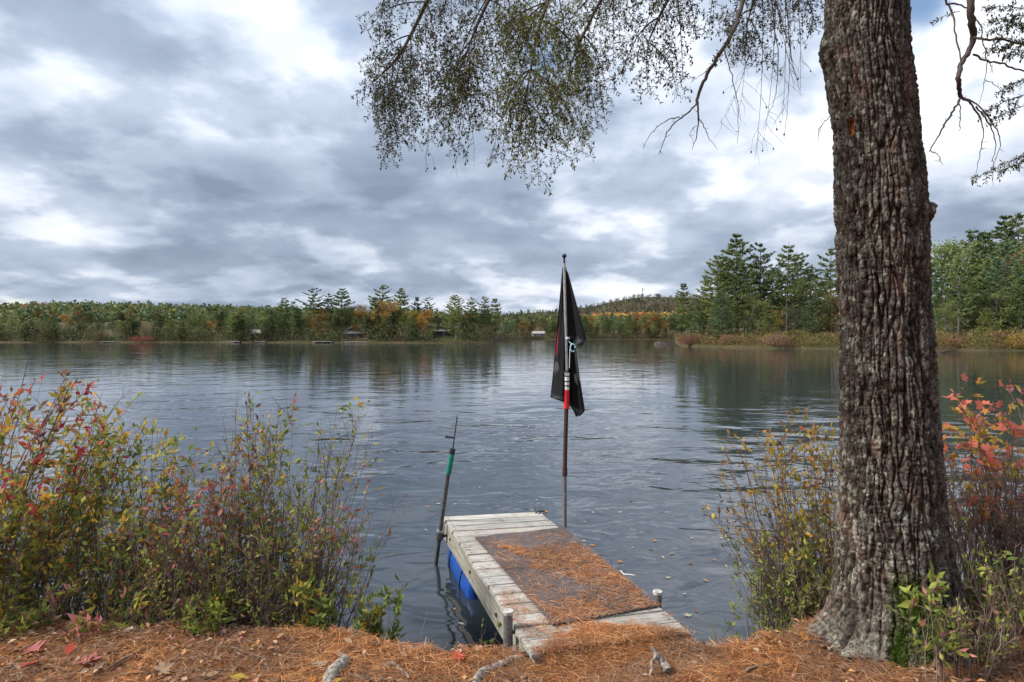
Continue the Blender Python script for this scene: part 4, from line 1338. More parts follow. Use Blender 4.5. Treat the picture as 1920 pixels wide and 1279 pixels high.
for sx in (-1, 1):
    xs = sx * (DW / 2 - .03)
    st = prim('stringer', lambda bm: box(bm, (-DL / 2 + .01, -.019, -.09), (DL / 2 - .01, .019, .09), .003), M['stringer_wood'], dock)
    st.location = (xs, DL / 2, -.120); st.rotation_euler = (0, 0, math.pi / 2)
for ys in (.03, DL - .03):
    st = prim('end_board', lambda bm: box(bm, (-DW / 2 + .055, -.018, -.085), (DW / 2 - .055, .018, .085), .003), M['stringer_wood'], dock)
    st.location = (0, ys, -.118)
for ys in (.9, 1.75):
    st = prim('cross_beam', lambda bm: box(bm, (-DW / 2 + .055, -.018, -.07), (DW / 2 - .055, .018, .07), .003), M['stringer_wood'], dock)
    st.location = (0, ys, -.105)
# bare bolts on the left stringer
for ly in (2.3, 1.5, .75):
    o = prim('bolt', lambda bm: bmesh.ops.create_cone(bm, cap_ends=True, segments=6, radius1=.012, radius2=.012, depth=.012), M['rust'], dock)
    o.location = (-DW / 2 + .006, ly, -.12); o.rotation_euler = (0, math.pi / 2, 0)


# blue float barrels lying along the dock
def barrel(bm):
    prof = [(0, 0), (.20, 0), (.245, .015), (.262, .05), (.262, .20), (.272, .215), (.272, .245), (.262, .26), (.262, .44), (.272, .455), (.272, .485), (.262, .50), (.262, .66), (.272, .675), (.272, .70), (.262, .715), (.262, .85), (.245, .885), (.20, .90), (0, .90)]
    S_ = 28; rings = []
    for r, z in prof:
        if r == 0: rings.append([bm.verts.new((0, z, 0))]); continue
        rings.append([bm.verts.new((r * math.cos(2 * math.pi * a / S_), z, r * math.sin(2 * math.pi * a / S_))) for a in range(S_)])
    for a, c in zip(rings, rings[1:]):
        if len(a) == 1:
            for j in range(S_): bm.faces.new([a[0], c[j], c[(j + 1) % S_]])
        elif len(c) == 1:
            for j in range(S_): bm.faces.new([a[(j + 1) % S_], a[j], c[0]])
        else:
            for j in range(S_): bm.faces.new([a[j], c[j], c[(j + 1) % S_], a[(j + 1) % S_]][::-1])
    bmesh.ops.recalc_face_normals(bm, faces=bm.faces)


for sx in (-1, 1):
    b_o = prim('float_barrel', barrel, M['blue_plastic'], dock, smooth=True)
    b_o.location = (sx * (DW / 2 - .295), 1.68, -.36)
    for yy in (.23, .69):
        s_ = Buf(); a_ = np.linspace(0, 2 * np.pi, 30)
        s_.tube(np.stack([.277 * np.cos(a_), np.full(30, yy), .277 * np.sin(a_)], -1), .006, 5)
        obj('strap', s_.mesh('strap', M['black_plastic']), b_o)


def pipe(name, p0, p1, r, mat, parent, sides=18, segs=2, **kw):
    B = Buf(); B.tube(np.linspace(p0, p1, max(2, segs)), r, sides, cap=True)
    me = B.mesh(name, mat, smooth=True)
    return obj(name, me, parent, **kw)


M['cap_white'] = simple('cap_white', (0.38, 0.36, 0.33), .7, .3, var=.5, scale=50)
# pipe posts at the near end, with white caps
PW = DM.inverted()


def post(px, py, side, low):
    s_ = None
    for ly in np.linspace(0, 1.2, 241):
        w_ = DP(side * (DW / 2 + .045), ly, 0)
        if abs(960 + F * w_[0] / w_[1] - px) < 2.0: s_ = ly; break
    if s_ is None: s_ = .3
    w_ = DP(side * (DW / 2 + .045), s_, 0)
    ztop = CAM_H - (py - Y0) / F * w_[1]
    top = np.array([w_[0], w_[1], ztop]); bot = np.array([w_[0], w_[1], low])
    e = bpy.data.objects.new('post', None); col.objects.link(e); e.parent = dock; e.matrix_parent_inverse = DM.inverted()
    pipe('tube', bot, top, .027, M['grey_pipe'], e)
    pipe('cap', top - [0, 0, .012], top + [0, 0, .006], .0295, M['cap_white'], e)
    pipe('sleeve', bot, bot + np.array([0, 0, max(.10, (ztop - low) * .42)]), .036, M['grey_pipe'], e)
    b_ = top - np.array([side * -.0, 0, .12]); inn = DP(side * (DW / 2 - .02), s_, 0); inn[2] = b_[2]
    pipe('bracket', b_, inn, .012, M['dark_steel'], e, 8)
    return s_


print('post s', post(951, 1147, -1, .10), post(1231, 1110, 1, -.3))

# cleat at the far right corner, small hook of wire on the right edge
cl_ = dock_hit(1012, 963)
B = Buf()
B.tube(np.array([(cl_.x - .05, cl_.y - .01, .012), (cl_.x - .02, cl_.y, .022), (cl_.x + .03, cl_.y + .01, .022), (cl_.x + .06, cl_.y + .02, .014)]), [.006, .009, .009, .005], 7, cap=True)
B.tube(np.array([(cl_.x, cl_.y, -.01), (cl_.x, cl_.y, .02)]), .008, 7)
B.tube(np.array([(cl_.x - .03, cl_.y + .03, .0), (cl_.x - .035, cl_.y + .05, .05)]), .004, 5)
obj('cleat', B.mesh('cleat', M['dark_steel']), dock)
wk = dock_hit(1178, 1083)
B = Buf(); B.tube(np.array([(wk.x - .03, wk.y + .06, .03), (wk.x - .02, wk.y + .03, .014), (wk.x + .01, wk.y, .02), (wk.x + .05, wk.y - .005, .012)]), .004, 5)
obj('wire_hook', B.mesh('wire_hook', M['white_plastic']), dock)

# mat
mc = [dock_hit(*q) for q in ((890, 1010), (1058, 992), (1234, 1140), (1036, 1176))]


def mat_fn(bm):
    lo, hi, n, k = [], [], 14, 8
    g = {}
    for top in (0, 1):
        for a in range(n + 1):
            for c in range(k + 1):
                u, v = a / n, c / k
                p = (mc[0] * (1 - u) + mc[3] * u) * (1 - v) + (mc[1] * (1 - u) + mc[2] * u) * v
                edge = min(u, 1 - u, v, 1 - v)
                z = .004 + (.008 if top else 0) + .004 * vnoise(u * 5, v * 4, 3) + (.006 * vnoise(u * 9, v * 9, 4) if edge == 0 else 0)
                g[top, a, c] = bm.verts.new((p.x, p.y, float(z)))
    for a in range(n):
        for c in range(k):
            bm.faces.new([g[1, a, c], g[1, a + 1, c], g[1, a + 1, c + 1], g[1, a, c + 1]])
            bm.faces.new([g[0, a, c], g[0, a, c + 1], g[0, a + 1, c + 1], g[0, a + 1, c]])
    for a in range(n):
        for c in (0, k): bm.faces.new([g[0, a, c], g[0, a + 1, c], g[1, a + 1, c], g[1, a, c]])
    for c in range(k):
        for a in (0, n): bm.faces.new([g[0, a, c], g[0, a, c + 1], g[1, a, c + 1], g[1, a, c]])
    bmesh.ops.recalc_face_normals(bm, faces=bm.faces)


mt = prim('dock_mat', mat_fn, M['mat'], label='dark brown rubber mat lying on the dock under pine needles', category='mat')
mt.matrix_world = DM

# ---------------------------------------------------------------- flagpole, flag and the leaning pole
fs = next(ly for ly in np.linspace(DL, 1, 600) if 960 + F * DP(DW / 2 + .035, ly)[0] / DP(DW / 2 + .035, ly)[1] > 1059)
fb = DP(DW / 2 + .035, fs)
FX, FY = fb[0], fb[1]
fz = lambda py: CAM_H - (py - Y0) / F * FY
fx = lambda px: (px - 960) / F * FY
fpole = empty('flagpole', (FX, FY, -.5), 'tall jointed metal flagpole at the right side of the dock', 'flagpole')


def fpipe(name, y0, y1, r, mat, x0=1059, x1=1059, parent=fpole, sides=16):
    a = np.array([fx(x0) - FX, 0, fz(y0) + .5]); b_ = np.array([fx(x1) - FX, 0, fz(y1) + .5])
    return pipe(name, b_, a, r, mat, parent, sides)


fpipe('lower_pipe', 882, 1150, .0165, M['grey_pipe'], 1059, 1059)
fpipe('coupling', 878, 892, .023, M['rust'])
fpipe('rusty_pipe', 760, 880, .019, M['rust'], 1062, 1059)
fpipe('red_grip', 731, 766, .0255, M['red_plastic'], 1062.5, 1062)
sl = fpipe('white_sleeve', 699, 732, .0235, M['white_plastic'], 1063, 1062.5)
for yy in (704, 714, 722): fpipe('black_band', yy, yy + 2.4, .0248, M['black_plastic'], 1063, 1063, parent=sl)
for o in sl.children: pass
fpipe('upper_tube', 494, 700, .0135, M['steel'], 1058, 1063)
fpipe('finial_neck', 483, 496, .009, M['black_plastic'], 1058, 1058)
o = prim('finial_ball', lambda bm: bmesh.ops.create_uvsphere(bm, u_segments=16, v_segments=10, radius=.021), M['black_plastic'], fpole, smooth=True)
o.location = (fx(1058) - FX, 0, fz(480) + .5)
o = prim('ring_clamp', lambda bm: bmesh.ops.create_cone(bm, cap_ends=True, segments=16, radius1=.02, radius2=.02, depth=.02), M['white_plastic'], fpole)
o.location = (fx(1064) - FX, 0, fz(634) + .5)
B = Buf(); q = np.array([(fx(1053) - FX, -.02, fz(698) + .5), (fx(1066) - FX, -.024, fz(695) + .5)]); B.tube(q, .006, 6, cap=True)
obj('clamp_pin', B.mesh('clamp_pin', M['black_plastic']), fpole)
B = Buf(); a_ = np.linspace(0, 5.4, 16)
B.tube(np.stack([fx(1073) - FX + .022 * np.cos(a_), np.full(16, -.05), fz(652) + .5 + .034 * np.sin(a_)], -1), .006, 6, cap=True)
B.tube(np.array([(fx(1066) - FX, -.01, fz(640) + .5), (fx(1072) - FX, -.05, fz(646) + .5)]), .003, 5)
M['clip_blue'] = simple('clip_blue', (.35, .62, .72), .4, .5)
obj('flag_clip', B.mesh('flag_clip', M['clip_blue']), fpole)
B = Buf()
B.tube(np.array([(fx(1068) - FX, -.03, fz(655) + .5), (fx(1067) - FX, -.03, fz(690) + .5)]), .003, 5)
obj('cord', B.mesh('cord', M['white_plastic']), fpole)
B = Buf(); B.tube(np.array([(0, 0, fb[2] + .5 - .08), tuple(DP(DW / 2 - .02, fs, -.08) - np.array([FX, FY, -.5]))]), .012, 8, cap=True)
obj('bracket', B.mesh('bracket', M['dark_steel']), fpole)

# the furled black flag: a rear sheet and a folded front sheet, joined along the hoist
BLK = np.array([.018, .018, .022])


def cloth():
    B = Buf()
    # rear sheet
    ys = np.linspace(0, 1, 46); us = np.linspace(0, 1, 30)
    V, Cc = [], []
    for t in ys:
        for u in us:
            yb = np.interp(u, [0, .35, .52, .62, .80, 1], [747, 753, 757, 766, 783, 770])
            y = 500 + (yb - 500) * t
            xl = np.interp(y, [500, 560, 640, 700, 748], [1055, 1050, 1043, 1038, 1033])
            xr = np.interp(y, [500, 560, 640, 700, 770, 785], [1062, 1070, 1078, 1086, 1097, 1092])
            x = xl + (xr - xl) * u
            wd = (xr - xl) / 40
            dep = .030 + .030 * wd * math.sin(u * 11 + t * 1.2) + .012 * math.sin(u * 23 + 2 * t) + .02 * (u - .5) ** 2 + .012 * (vnoise(u * 6, t * 9, 2) - .5)
            c = BLK.copy()
            if u < .13 and 612 < y < 668: c = np.array([.30, .012, .016]) * (1 - abs(y - 640) / 40) + BLK
            if ((u - .10) / .12) ** 2 + ((y - 690) / 9) ** 2 < 1: c = np.array([.10, .10, .11])
            if ((u - .90) / .10) ** 2 + ((y - 711) / 8) ** 2 < 1 and (int(y * .5 + u * 40) % 3): c = np.array([.36, .36, .37])
            if u > .93 and 640 < y < 705: c = np.array([.09, .09, .095])
            if (t > .965): c = c + .03
            V.append((fx(x), FY + dep, fz(y))); Cc.append(c)
    n, m_ = 46, 30
    i = (np.arange(n - 1)[:, None] * m_ + np.arange(m_ - 1)[None]).ravel()
    B.add(np.array(V), [np.stack([i, i + 1, i + m_ + 1, i + m_], -1)]); B.C.append(np.array(Cc))
    # front fold: a long triangular lobe
    V, Cc = [], []
    ys = np.linspace(0, 1, 36); us = np.linspace(0, 1, 18)
    for t in ys:
        for u in us:
            yb = np.interp(u, [0, .35, .62, .8, 1], [640, 636, 637, 651, 638])
            y = 503 + (yb - 503) * t
            xl = 1057 + (y - 503) * .02
            xr = np.interp(y, [503, 515, 580, 637, 655], [1061, 1066, 1083, 1099, 1096])
            x = xl + (xr - xl) * u
            dep = -.004 - .030 * u * (xr - xl) / 35 - .016 * math.sin(u * 7.5 + t * 1.5) * (xr - xl) / 35 + .03 * (1 - u)
            c = BLK * (1.0 if u < .95 else 3.0)
            if t > .955: c = BLK * 5
            V.append((fx(x), FY + dep, fz(y))); Cc.append(c)
    n, m_ = 36, 18
    i = (np.arange(n - 1)[:, None] * m_ + np.arange(m_ - 1)[None]).ravel()
    B.add(np.array(V), [np.stack([i, i + 1, i + m_ + 1, i + m_], -1)]); B.C.append(np.array(Cc))
    # turned-up hem with the paler back of the cloth
    V = [P(1083, 636, FY - .03), P(1099, 637, FY - .045), P(1084, 651, FY - .05), P(1080, 644, FY - .035)]
    B.add(np.array(V), [np.array([(0, 1, 2, 3)])]); B.C.append(np.tile(np.array([.07, .07, .078]), (4, 1)))
    V = [P(1070, 761, FY + .02), P(1096, 772, FY + .0), P(1087, 781, FY - .005), P(1084, 776, FY + .005)]
    B.add(np.array(V), [np.array([(0, 1, 2, 3)])]); B.C.append(np.tile(np.array([.085, .085, .092]), (4, 1)))
    V = [P(1034, 744.5, FY + .02), P(1058, 742, FY + .01), P(1058, 752, FY + .006), P(1046, 749, FY + .01)]
    B.add(np.array(V), [np.array([(0, 1, 2, 3)])]); B.C.append(np.tile(np.array([.10, .10, .105]), (4, 1)))
    return B


flag_o = empty('flag', (FX, FY, fz(500)), 'black flag with faded print hanging limp from the flagpole', 'flag')
fc = obj('cloth', cloth().mesh('cloth', M['flag'], smooth=True), flag_o)
fc.matrix_parent_inverse = Matrix.Translation((FX, FY, fz(500))).inverted()
md = fc.modifiers.new('thickness', 'SOLIDIFY'); md.thickness = .0015

# leaning pole at the far left corner
lp = next(ly for ly in np.linspace(DL, 1.5, 600) if True)
lb = DP(-DW / 2 - .04, DL - .13)
LYd = lb[1]
lpole = empty('leaning_pole', (lb[0], LYd, -.6), 'leaning metal pole with green grip and thin tip at the dock corner', 'pole')


def lpt(px, py, dy=0): return P(px, py, LYd + dy) - np.array([lb[0], LYd, -.6])


def lpipe(name, a, b_, r, mat, parent=lpole, sides=14):
    return pipe(name, lpt(*b_), lpt(*a), r, mat, parent, sides)


lpipe('lower_pipe', (841, 884), (816, 1066), .019, M['dark_steel'])
lpipe('foot_pipe', (816, 1066), (822, 1140), .019, M['dark_steel'])
lpipe('green_grip', (848, 848), (841, 888), .025, M['green_plastic'])
lpipe('grip_collar', (849, 841), (847, 851), .027, M['black_plastic'])
lpipe('tip_rod', (857, 782), (849, 842), .0065, M['dark_steel'])
lpipe('cross_peg', (836, 819), (852, 821), .009, M['black_plastic'])
lpipe('peg_knob', (835.5, 818), (838, 819.5), .012, M['black_plastic'])
B = Buf(); a_ = np.linspace(0, 6.2, 14); c_ = lpt(858, 778)
B.tube(np.stack([c_[0] + .010 * np.cos(a_), np.zeros(14), c_[2] + .018 * np.sin(a_)], -1), .003, 5)
obj('tip_eye', B.mesh('tip_eye', M['steel']), lpole)
cl2 = lpipe('clamp', (826, 996), (823, 1012), .034, M['dark_steel'])
lpipe('clamp_bolt', (828, 1006), (838, 1004), .012, M['rust'], cl2)
lpipe('clamp_ring', (826.6, 994.5), (826, 997), .038, M['steel'], cl2)

# ---------------------------------------------------------------- needles on the ground and the dock
NEEDLE_C = np.array([(.48, .19, .062), (.40, .145, .046), (.31, .105, .036), (.54, .26, .10), (.24, .09, .036), (.58, .33, .16)])


def needle_stuff(name, label, pos, rg, lift, wid=.0019, Ls=(.05, .11), bright=.84, tilt=.16):
    n = len(pos)
    a = rg.uniform(0, 6.28, n)
    d = np.stack([np.cos(a), np.sin(a), rg.normal(0, tilt, n)], -1)
    pos = pos + np.stack([np.zeros(n), np.zeros(n), rg.uniform(0, 1, n) ** 1.6 * lift + .002], -1)
    patch_ = fbm(pos[:, 0] * 3.2, pos[:, 1] * 3.2, 4, 123)
    c = NEEDLE_C[rg.integers(0, 6, n)] * rg.uniform(.6, 1.25, (n, 1)) * (bright * (.55 + .9 * patch_))[:, None]
    old = (rg.uniform(size=n) < sstep(.42, .66, 1 - patch_) * .45)
    c[old] = np.array([(.22, .13, .085), (.15, .085, .055), (.30, .20, .14)])[rg.integers(0, 3, old.sum())] * rg.uniform(.7, 1.2, (old.sum(), 1))
    B = Buf(); L = rg.uniform(*Ls, n)
    # a bent needle: two slivers
    dn = nrm(d); side = nrm(np.cross(dn, np.array([0, 0, 1.0]) + rg.normal(0, .35, (n, 3))))
    W = rg.uniform(.7, 1.4, n)[:, None] * wid
    bend = side * (rg.normal(0, .18, n) * L)[:, None]
    p0 = pos - dn * (L / 2)[:, None]; p1 = pos + bend * .5; p2 = pos + dn * (L / 2)[:, None]
    Vn = np.stack([p0 - side * W * .35, p0 + side * W * .35, p1 + side * W * .5, p1 - side * W * .5, p2 + side * W * .15, p2 - side * W * .15], 1).reshape(-1, 3)
    b_ = np.arange(n)[:, None] * 6
    B.add(Vn, [np.vstack([b_ + [0, 1, 2, 3], b_ + [3, 2, 4, 5]])], np.repeat(c, 6, 0))
    return obj(name, B.mesh(name, M['needle']), kind='stuff', label=label, category='needles')


rg = np.random.default_rng(77)
n = 165000
x = rg.uniform(-4.4, 4.4, n); y = np.where(rg.uniform(size=n) < .12, rg.uniform(1.2, 2.35, n), 2.35 + rg.uniform(0, 1, n) ** .8 * 2.2)
e = np.interp(x, EDGE[:, 0], EDGE[:, 1])
dl = DM.inverted()
lx = (x - .568) * math.cos(.296) + (y - 3.185) * math.sin(.296); ly = -(x - .568) * math.sin(.296) + (y - 3.185) * math.cos(.296)
okm = (y < e + .03) & ~((np.abs(lx) < DW / 2 + .02) & (ly > .02)) & (fbm(x * 3, y * 3, 3, 44) > .25)
gz_ = ground_z(x, y)
okm &= gz_ > .05
needle_stuff('needle_litter', 'orange pine needle litter covering the bank', np.stack([x, y, gz_], -1)[okm], rg, .03)
# crumbled leaf bits, bark flakes and cone scales in the litter
n = 5200
x = rg.uniform(-3.6, 3.4, n); y = 2.4 + rg.uniform(0, 1, n) * 1.6
gz_ = ground_z(x, y); okm = (gz_ > .2)
dk = ((x - .568) * math.cos(.296) + (y - 3.185) * math.sin(.296), -(x - .568) * math.sin(.296) + (y - 3.185) * math.cos(.296))
okm &= ~((np.abs(dk[0]) < DW / 2 + .03) & (dk[1] > .0)) & (rg.uniform(size=n) < sstep(.35, .6, fbm(x * 2.3, y * 2.3, 3, 55)) + .12 + .4 * (x < -1.2))
m_ = okm.sum()
B = Buf(); d_ = rg.normal(size=(m_, 3)) * [1, 1, .25]; L_ = rg.uniform(.012, .05, m_)
B.leaves(np.stack([x, y, gz_ + rg.uniform(.012, .034, n)], -1)[okm], d_, L_, L_ * rg.uniform(.35, .7, m_),
         np.array([(.26, .15, .09), (.17, .10, .065), (.36, .24, .15), (.12, .075, .05), (.40, .20, .08), (.30, .12, .09)])[rg.integers(0, 6, m_)] * rg.uniform(.7, 1.3, (m_, 1)), rng=rg, up=np.tile([0.05, .05, 1.0], (m_, 1)) + rg.normal(0, .3, (m_, 3)))
obj('leaf_litter', B.mesh('leaf_litter', M['needle']), kind='stuff', label='crumbled brown leaf bits mixed into the needles', category='litter')
# on the dock: dense at the near end, clumpy on the mat, bare at the far end
n = 60000
lx = rg.uniform(-DW / 2, DW / 2, n); ly = rg.uniform(-.02, DL - .3, n)
NEAR_X, NEAR_Y = [-.48, -.36, -.2, .0, .18, .32, .48], [-.04, .03, .14, .19, .13, .04, -.04]
tl = np.interp(lx, NEAR_X, NEAR_Y)
near = sstep(tl + .10, tl - .06, ly + .09 * (fbm(lx * 9, ly * 9, 3, 5) - .5) * 2)
cl = fbm(lx * 5.2 + 3, ly * 4.2, 4, 17)
ml_ = np.interp(ly, [mc[3].y, mc[0].y], [mc[3].x, mc[0].x])
onmat = (lx > ml_) & (ly > np.interp(lx, [mc[3].x, mc[2].x], [mc[3].y, mc[2].y]))
dens = near * 1.0 + np.where(onmat, sstep(.46, .60, cl + .12 * sstep(1.5, .5, ly) - .02) * sstep(1.95, 1.5, ly) * .24 + .04 * sstep(2.3, 1.7, ly) + .05 * sstep(1.75, 1.1, ly), sstep(.56, .66, cl) * .16 * sstep(1.6, .4, ly) + .01)
clump = np.exp(-((lx + .12) / .10) ** 2 - ((ly - 1.55) / .12) ** 2) + np.exp(-((lx - .14) / .07) ** 2 - ((ly - 1.42) / .16) ** 2) + np.exp(-((lx - .40) / .05) ** 2 - ((ly - .95) / .22) ** 2) + .8 * np.exp(-((lx) / .3) ** 2 - ((ly - 1.15) / .05) ** 2)
dens += .40 * clump * (cl > .38)
okm = rg.uniform(size=n) < np.clip(dens, 0, 1) * .85
base = DP(lx, ly, np.where(onmat, .014, .002) + near * rg.uniform(0, .022, n))
needle_stuff('needle_drift', 'orange pine needles drifted over the dock planks and mat', base[okm], rg, .014, .0020, (.045, .10), tilt=.10)

# low mound of litter lapping over the near end of the dock
def mound(bm):
    n, k = 40, 12; g = []
    for a in range(n + 1):
        row = []
        for c in range(k + 1):
            u = a / n; v = c / k
            lx_ = -DW / 2 + .10 + u * (DW - .06); ly_ = -.30 + v * (.52 + .12 * math.sin(u * 9) * u) * (1 - .25 * (1 - u)) + .10 * u
            tl_ = float(np.interp(lx_, NEAR_X, NEAR_Y)); ly_ = -.35 + v * (tl_ + .35)
            p = DP(lx_, ly_); g_ = float(ground_z(p[0], p[1])); bl_ = math.exp(min(0, ly_) / .10)
            p[2] = max(g_, g_ * (1 - bl_) + p[2] * bl_)
            hh = .022 * math.sin(math.pi * min(1, v * 1.02)) ** .6 * (math.sin(math.pi * u) ** .4) * (.6 + .8 * float(vnoise(u * 12, v * 6, 2))) - .012
            row.append(bm.verts.new((p[0], p[1], max(p[2], float(ground_z(p[0], p[1]))) + hh)))
        g.append(row)
    for a in range(n):
        for c in range(k): bm.faces.new([g[a][c], g[a + 1][c], g[a + 1][c + 1], g[a][c + 1]])


prim('litter_mound', mound, M['floor'], smooth=True, kind='stuff', label='low mound of needle litter lapping onto the near end of the dock', category='litter')
# needles on that mound
n = 16000
u = rg.uniform(0, 1, n); v = rg.uniform(0, 1, n)
lx = -DW / 2 + .06 + u * (DW - .10); ly = -.36 + v * (.36 + np.interp(lx, NEAR_X, NEAR_Y))
w_ = DP(lx, ly); g_ = ground_z(w_[:, 0], w_[:, 1]); bl_ = np.exp(np.minimum(0, ly) / .10)
zz_ = np.maximum(g_, g_ * (1 - bl_) + w_[:, 2] * bl_) + .006
needle_stuff('needle_litter', 'needles heaped where the bank meets the dock', np.stack([w_[:, 0], w_[:, 1], zz_], -1), rg, .018)

# ---------------------------------------------------------------- roots and sticks on the bank
def root(name, pts, rads, label, seed, cat='root'):
    rg = np.random.default_rng(seed)
    e0 = np.array([P(px, py, Yk) for px, py, Yk in pts])
    for k in range(len(e0)):
        g0 = float(ground_z(e0[k, 0], e0[k, 1])); e0[k, 2] = g0 + rads[k] * .35 if cat == 'root' else max(e0[k, 2], g0 - .005)
    t_ = np.linspace(0, len(e0) - 1, len(e0) * 6)
    sm = np.stack([np.interp(t_, np.arange(len(e0)), e0[:, c]) for c in range(3)], 1)
    for _ in range(3): sm[1:-1] = (sm[:-2] + 2 * sm[1:-1] + sm[2:]) / 4
    rr_ = np.interp(t_, np.arange(len(e0)), rads) * (1 + rg.normal(0, .07, len(t_)))
    B = Buf(); B.tube(sm, rr_, 12, cap=True)
    V_ = B.V[0]; V_ += (fbm(V_[:, 0] * 30, V_[:, 1] * 30 + V_[:, 2] * 30, 3, seed)[:, None] - .5) * .010
    return obj(name, B.mesh(name, M['root'], smooth=True), label=label, category=cat)


def gY(px, py, z=.41): return (CAM_H - z) * F / (py - Y0)


def gp(pts, z): return [(a, b, gY(a, b, z)) for a, b in pts]


root('tree_root', gp([(612, 1290), (622, 1262), (640, 1245), (650, 1236), (640, 1226), (634, 1218)], .42), [.030, .036, .034, .026, .018, .010], 'grey weathered root stub at the left of the bank', 1)
root('tree_root', gp([(720, 1247), (735, 1243), (748, 1250), (768, 1268)], .41), [.008, .014, .012, .005], 'short thin curved root between the two thick grey roots', 2)
root('tree_root', gp([(882, 1290), (893, 1265), (905, 1248), (925, 1238), (945, 1230), (957, 1222)], .43), [.022, .024, .024, .020, .017, .012], 'long grey root pointing at the white-capped dock post', 3)
root('tree_root', gp([(955, 1224), (975, 1226), (992, 1219)], .41), [.010, .012, .006], 'thin pale root end tucked against the dock corner', 4)
r5 = root('driftwood_stub', [(1252, 1258, gY(1252, 1258, .43)), (1240, 1240, gY(1244, 1245, .44)), (1228, 1225, gY(1240, 1238, .46)), (1221, 1212, gY(1238, 1235, .46))], [.024, .022, .014, .006], 'forked grey driftwood stub standing in the needles right of centre', 5, 'driftwood')
r6 = root('driftwood_stub', [(1218, 1268, gY(1220, 1262, .43)), (1224, 1252, gY(1224, 1256, .44)), (1222, 1240, gY(1230, 1250, .45)), (1230, 1230, gY(1240, 1240, .46))], [.007, .008, .008, .007], 'thin prong of the forked grey driftwood', 6, 'driftwood')
r6.name = 'prong'; r6.parent = r5; del r6['category']; del r6['label']
root('tree_root', gp([(1290, 1196), (1296, 1202), (1304, 1206)], .40), [.008, .012, .006], 'small grey root knob at the right corner of the dock', 7)
rg = np.random.default_rng(15)
for k, (px, py, L, a) in enumerate([(330, 1262, .5, .1), (90, 1235, .34, .9), (470, 1225, .28, -.3), (250, 1230, .3, 1.2), (1420, 1245, .25, .4), (1130, 1262, .3, .15), (700, 1275, .3, -.2), (1330, 1268, .22, .7)]):
    q = P(px, py, gY(px, py)); 
    pts = np.array([q + np.array([math.cos(a), math.sin(a), 0]) * L * s for s in np.linspace(-.5, .5, 7)])
    pts[:, 2] = ground_z(pts[:, 0], pts[:, 1]) + .012
    pts[:, :2] += rg.normal(0, .006, (7, 2))
    B = Buf(); B.tube(pts, np.linspace(.006, .003, 7), 6, np.array((.16, .12, .09)) * rg.uniform(.7, 1.6), cap=True)
    obj('fallen_twig', B.mesh('fallen_twig', M['twig']), label=['long thin twig on the needles under the middle of the left shrubs', 'short twig in the bottom left corner', 'slanted twig below the right part of the left shrubs', 'twig lying between red leaves at the lower left', 'twig left of the foot of the big tree', 'twig in the needles before the dock', 'twig right of the leftmost grey root', 'twig near the bottom edge right of the driftwood'][k], category='twig')

# ---------------------------------------------------------------- shrubs of the near bank
GRN = [(.18, .23, .045), (.26, .29, .055), (.14, .18, .045), (.33, .34, .075)]
YEL = [(.55, .40, .06), (.48, .31, .05), (.58, .32, .05), (.44, .38, .07)]
RED = [(.46, .07, .06), (.36, .05, .06), (.54, .16, .06), (.42, .11, .08)]
PNK = [(.55, .22, .19), (.48, .18, .16)]
BRN = [(.28, .17, .09), (.34, .21, .12), (.21, .13, .08)]


def leaf_shape(kind, seed=0):
    """single leaf mesh of unit length with veins' fold and a little curl; maple, oval"""
    rg = np.random.default_rng(seed)
    if kind == 'maple':
        out = [(0, .0), (.10, .10), (.30, .05), (.38, .18), (.22, .26), (.42, .34), (.55, .50), (.36, .50), (.34, .60), (.16, .56), (.14, .74), (.07, .72), (0, 1.0)]
    else:
        out = [(0, 0), (.10, .12), (.19, .30), (.235, .48), (.20, .68), (.11, .86), (0, 1.0)]
    L = [(x, y) for x, y in out]; Rr = [(-x, y) for x, y in out[1:-1]][::-1]
    ring = L + Rr
    V = [(0, .45, 0)] + [(x, y, 0) for x, y in ring]
    V = np.array(V, float)
    V[:, 2] = .22 * np.abs(V[:, 0]) + .16 * (V[:, 1] - .45) ** 2 + rg.normal(0, .015, len(V))
    n = len(ring)
    st = np.array([(-.008, -.28, .03), (.008, -.28, .03), (.006, .02, .005), (-.006, .02, .005)])
    Fc = [np.array([(0, 1 + k, 1 + (k + 1) % n) for k in range(n)])]
    V = np.vstack([V, st]); m0 = n + 1
    return V, Fc, np.array([(m0, m0 + 1, m0 + 2, m0 + 3)])


def leaf_material(name, c):
    m, t, b = material(name, .6, .25)
    co = t.new('ShaderNodeTexCoord').outputs['Object']
    oi = t.new('ShaderNodeObjectInfo')
    n = t.noise(t.vec('ADD', co, oi.outputs['Location']), 30, 3, .6)
    cc = t.mix(t.ramp(n, .35, .7), tuple(x * .7 for x in c), tuple(min(1, x * 1.25) for x in c))
    t.put(b.inputs['Base Color'], cc)
    tr = t.new('ShaderNodeBsdfTranslucent'); t.put(tr.inputs[0], cc)
    mxs = t.new('ShaderNodeMixShader'); mxs.inputs[0].default_value = .35
    t.l.new(b.outputs[0], mxs.inputs[1]); t.l.new(tr.outputs[0], mxs.inputs[2])
    t.l.new(mxs.outputs[0], t.n['Material Output'].inputs[0])
    return m


LEAFC = {'red': (.50, .08, .05), 'coral': (.74, .20, .12), 'orange': (.62, .26, .05), 'yellow': (.48, .34, .05), 'green': (.15, .21, .04), 'olive': (.26, .25, .05), 'tan': (.42, .28, .17), 'brown': (.24, .12, .06), 'pale': (.55, .48, .36), 'pink': (.45, .15, .14), 'crimson': (.28, .03, .045)}
LEAFM = {k: leaf_material('leaf_' + k, c) for k, c in LEAFC.items()}
LEAF_MESH = {}


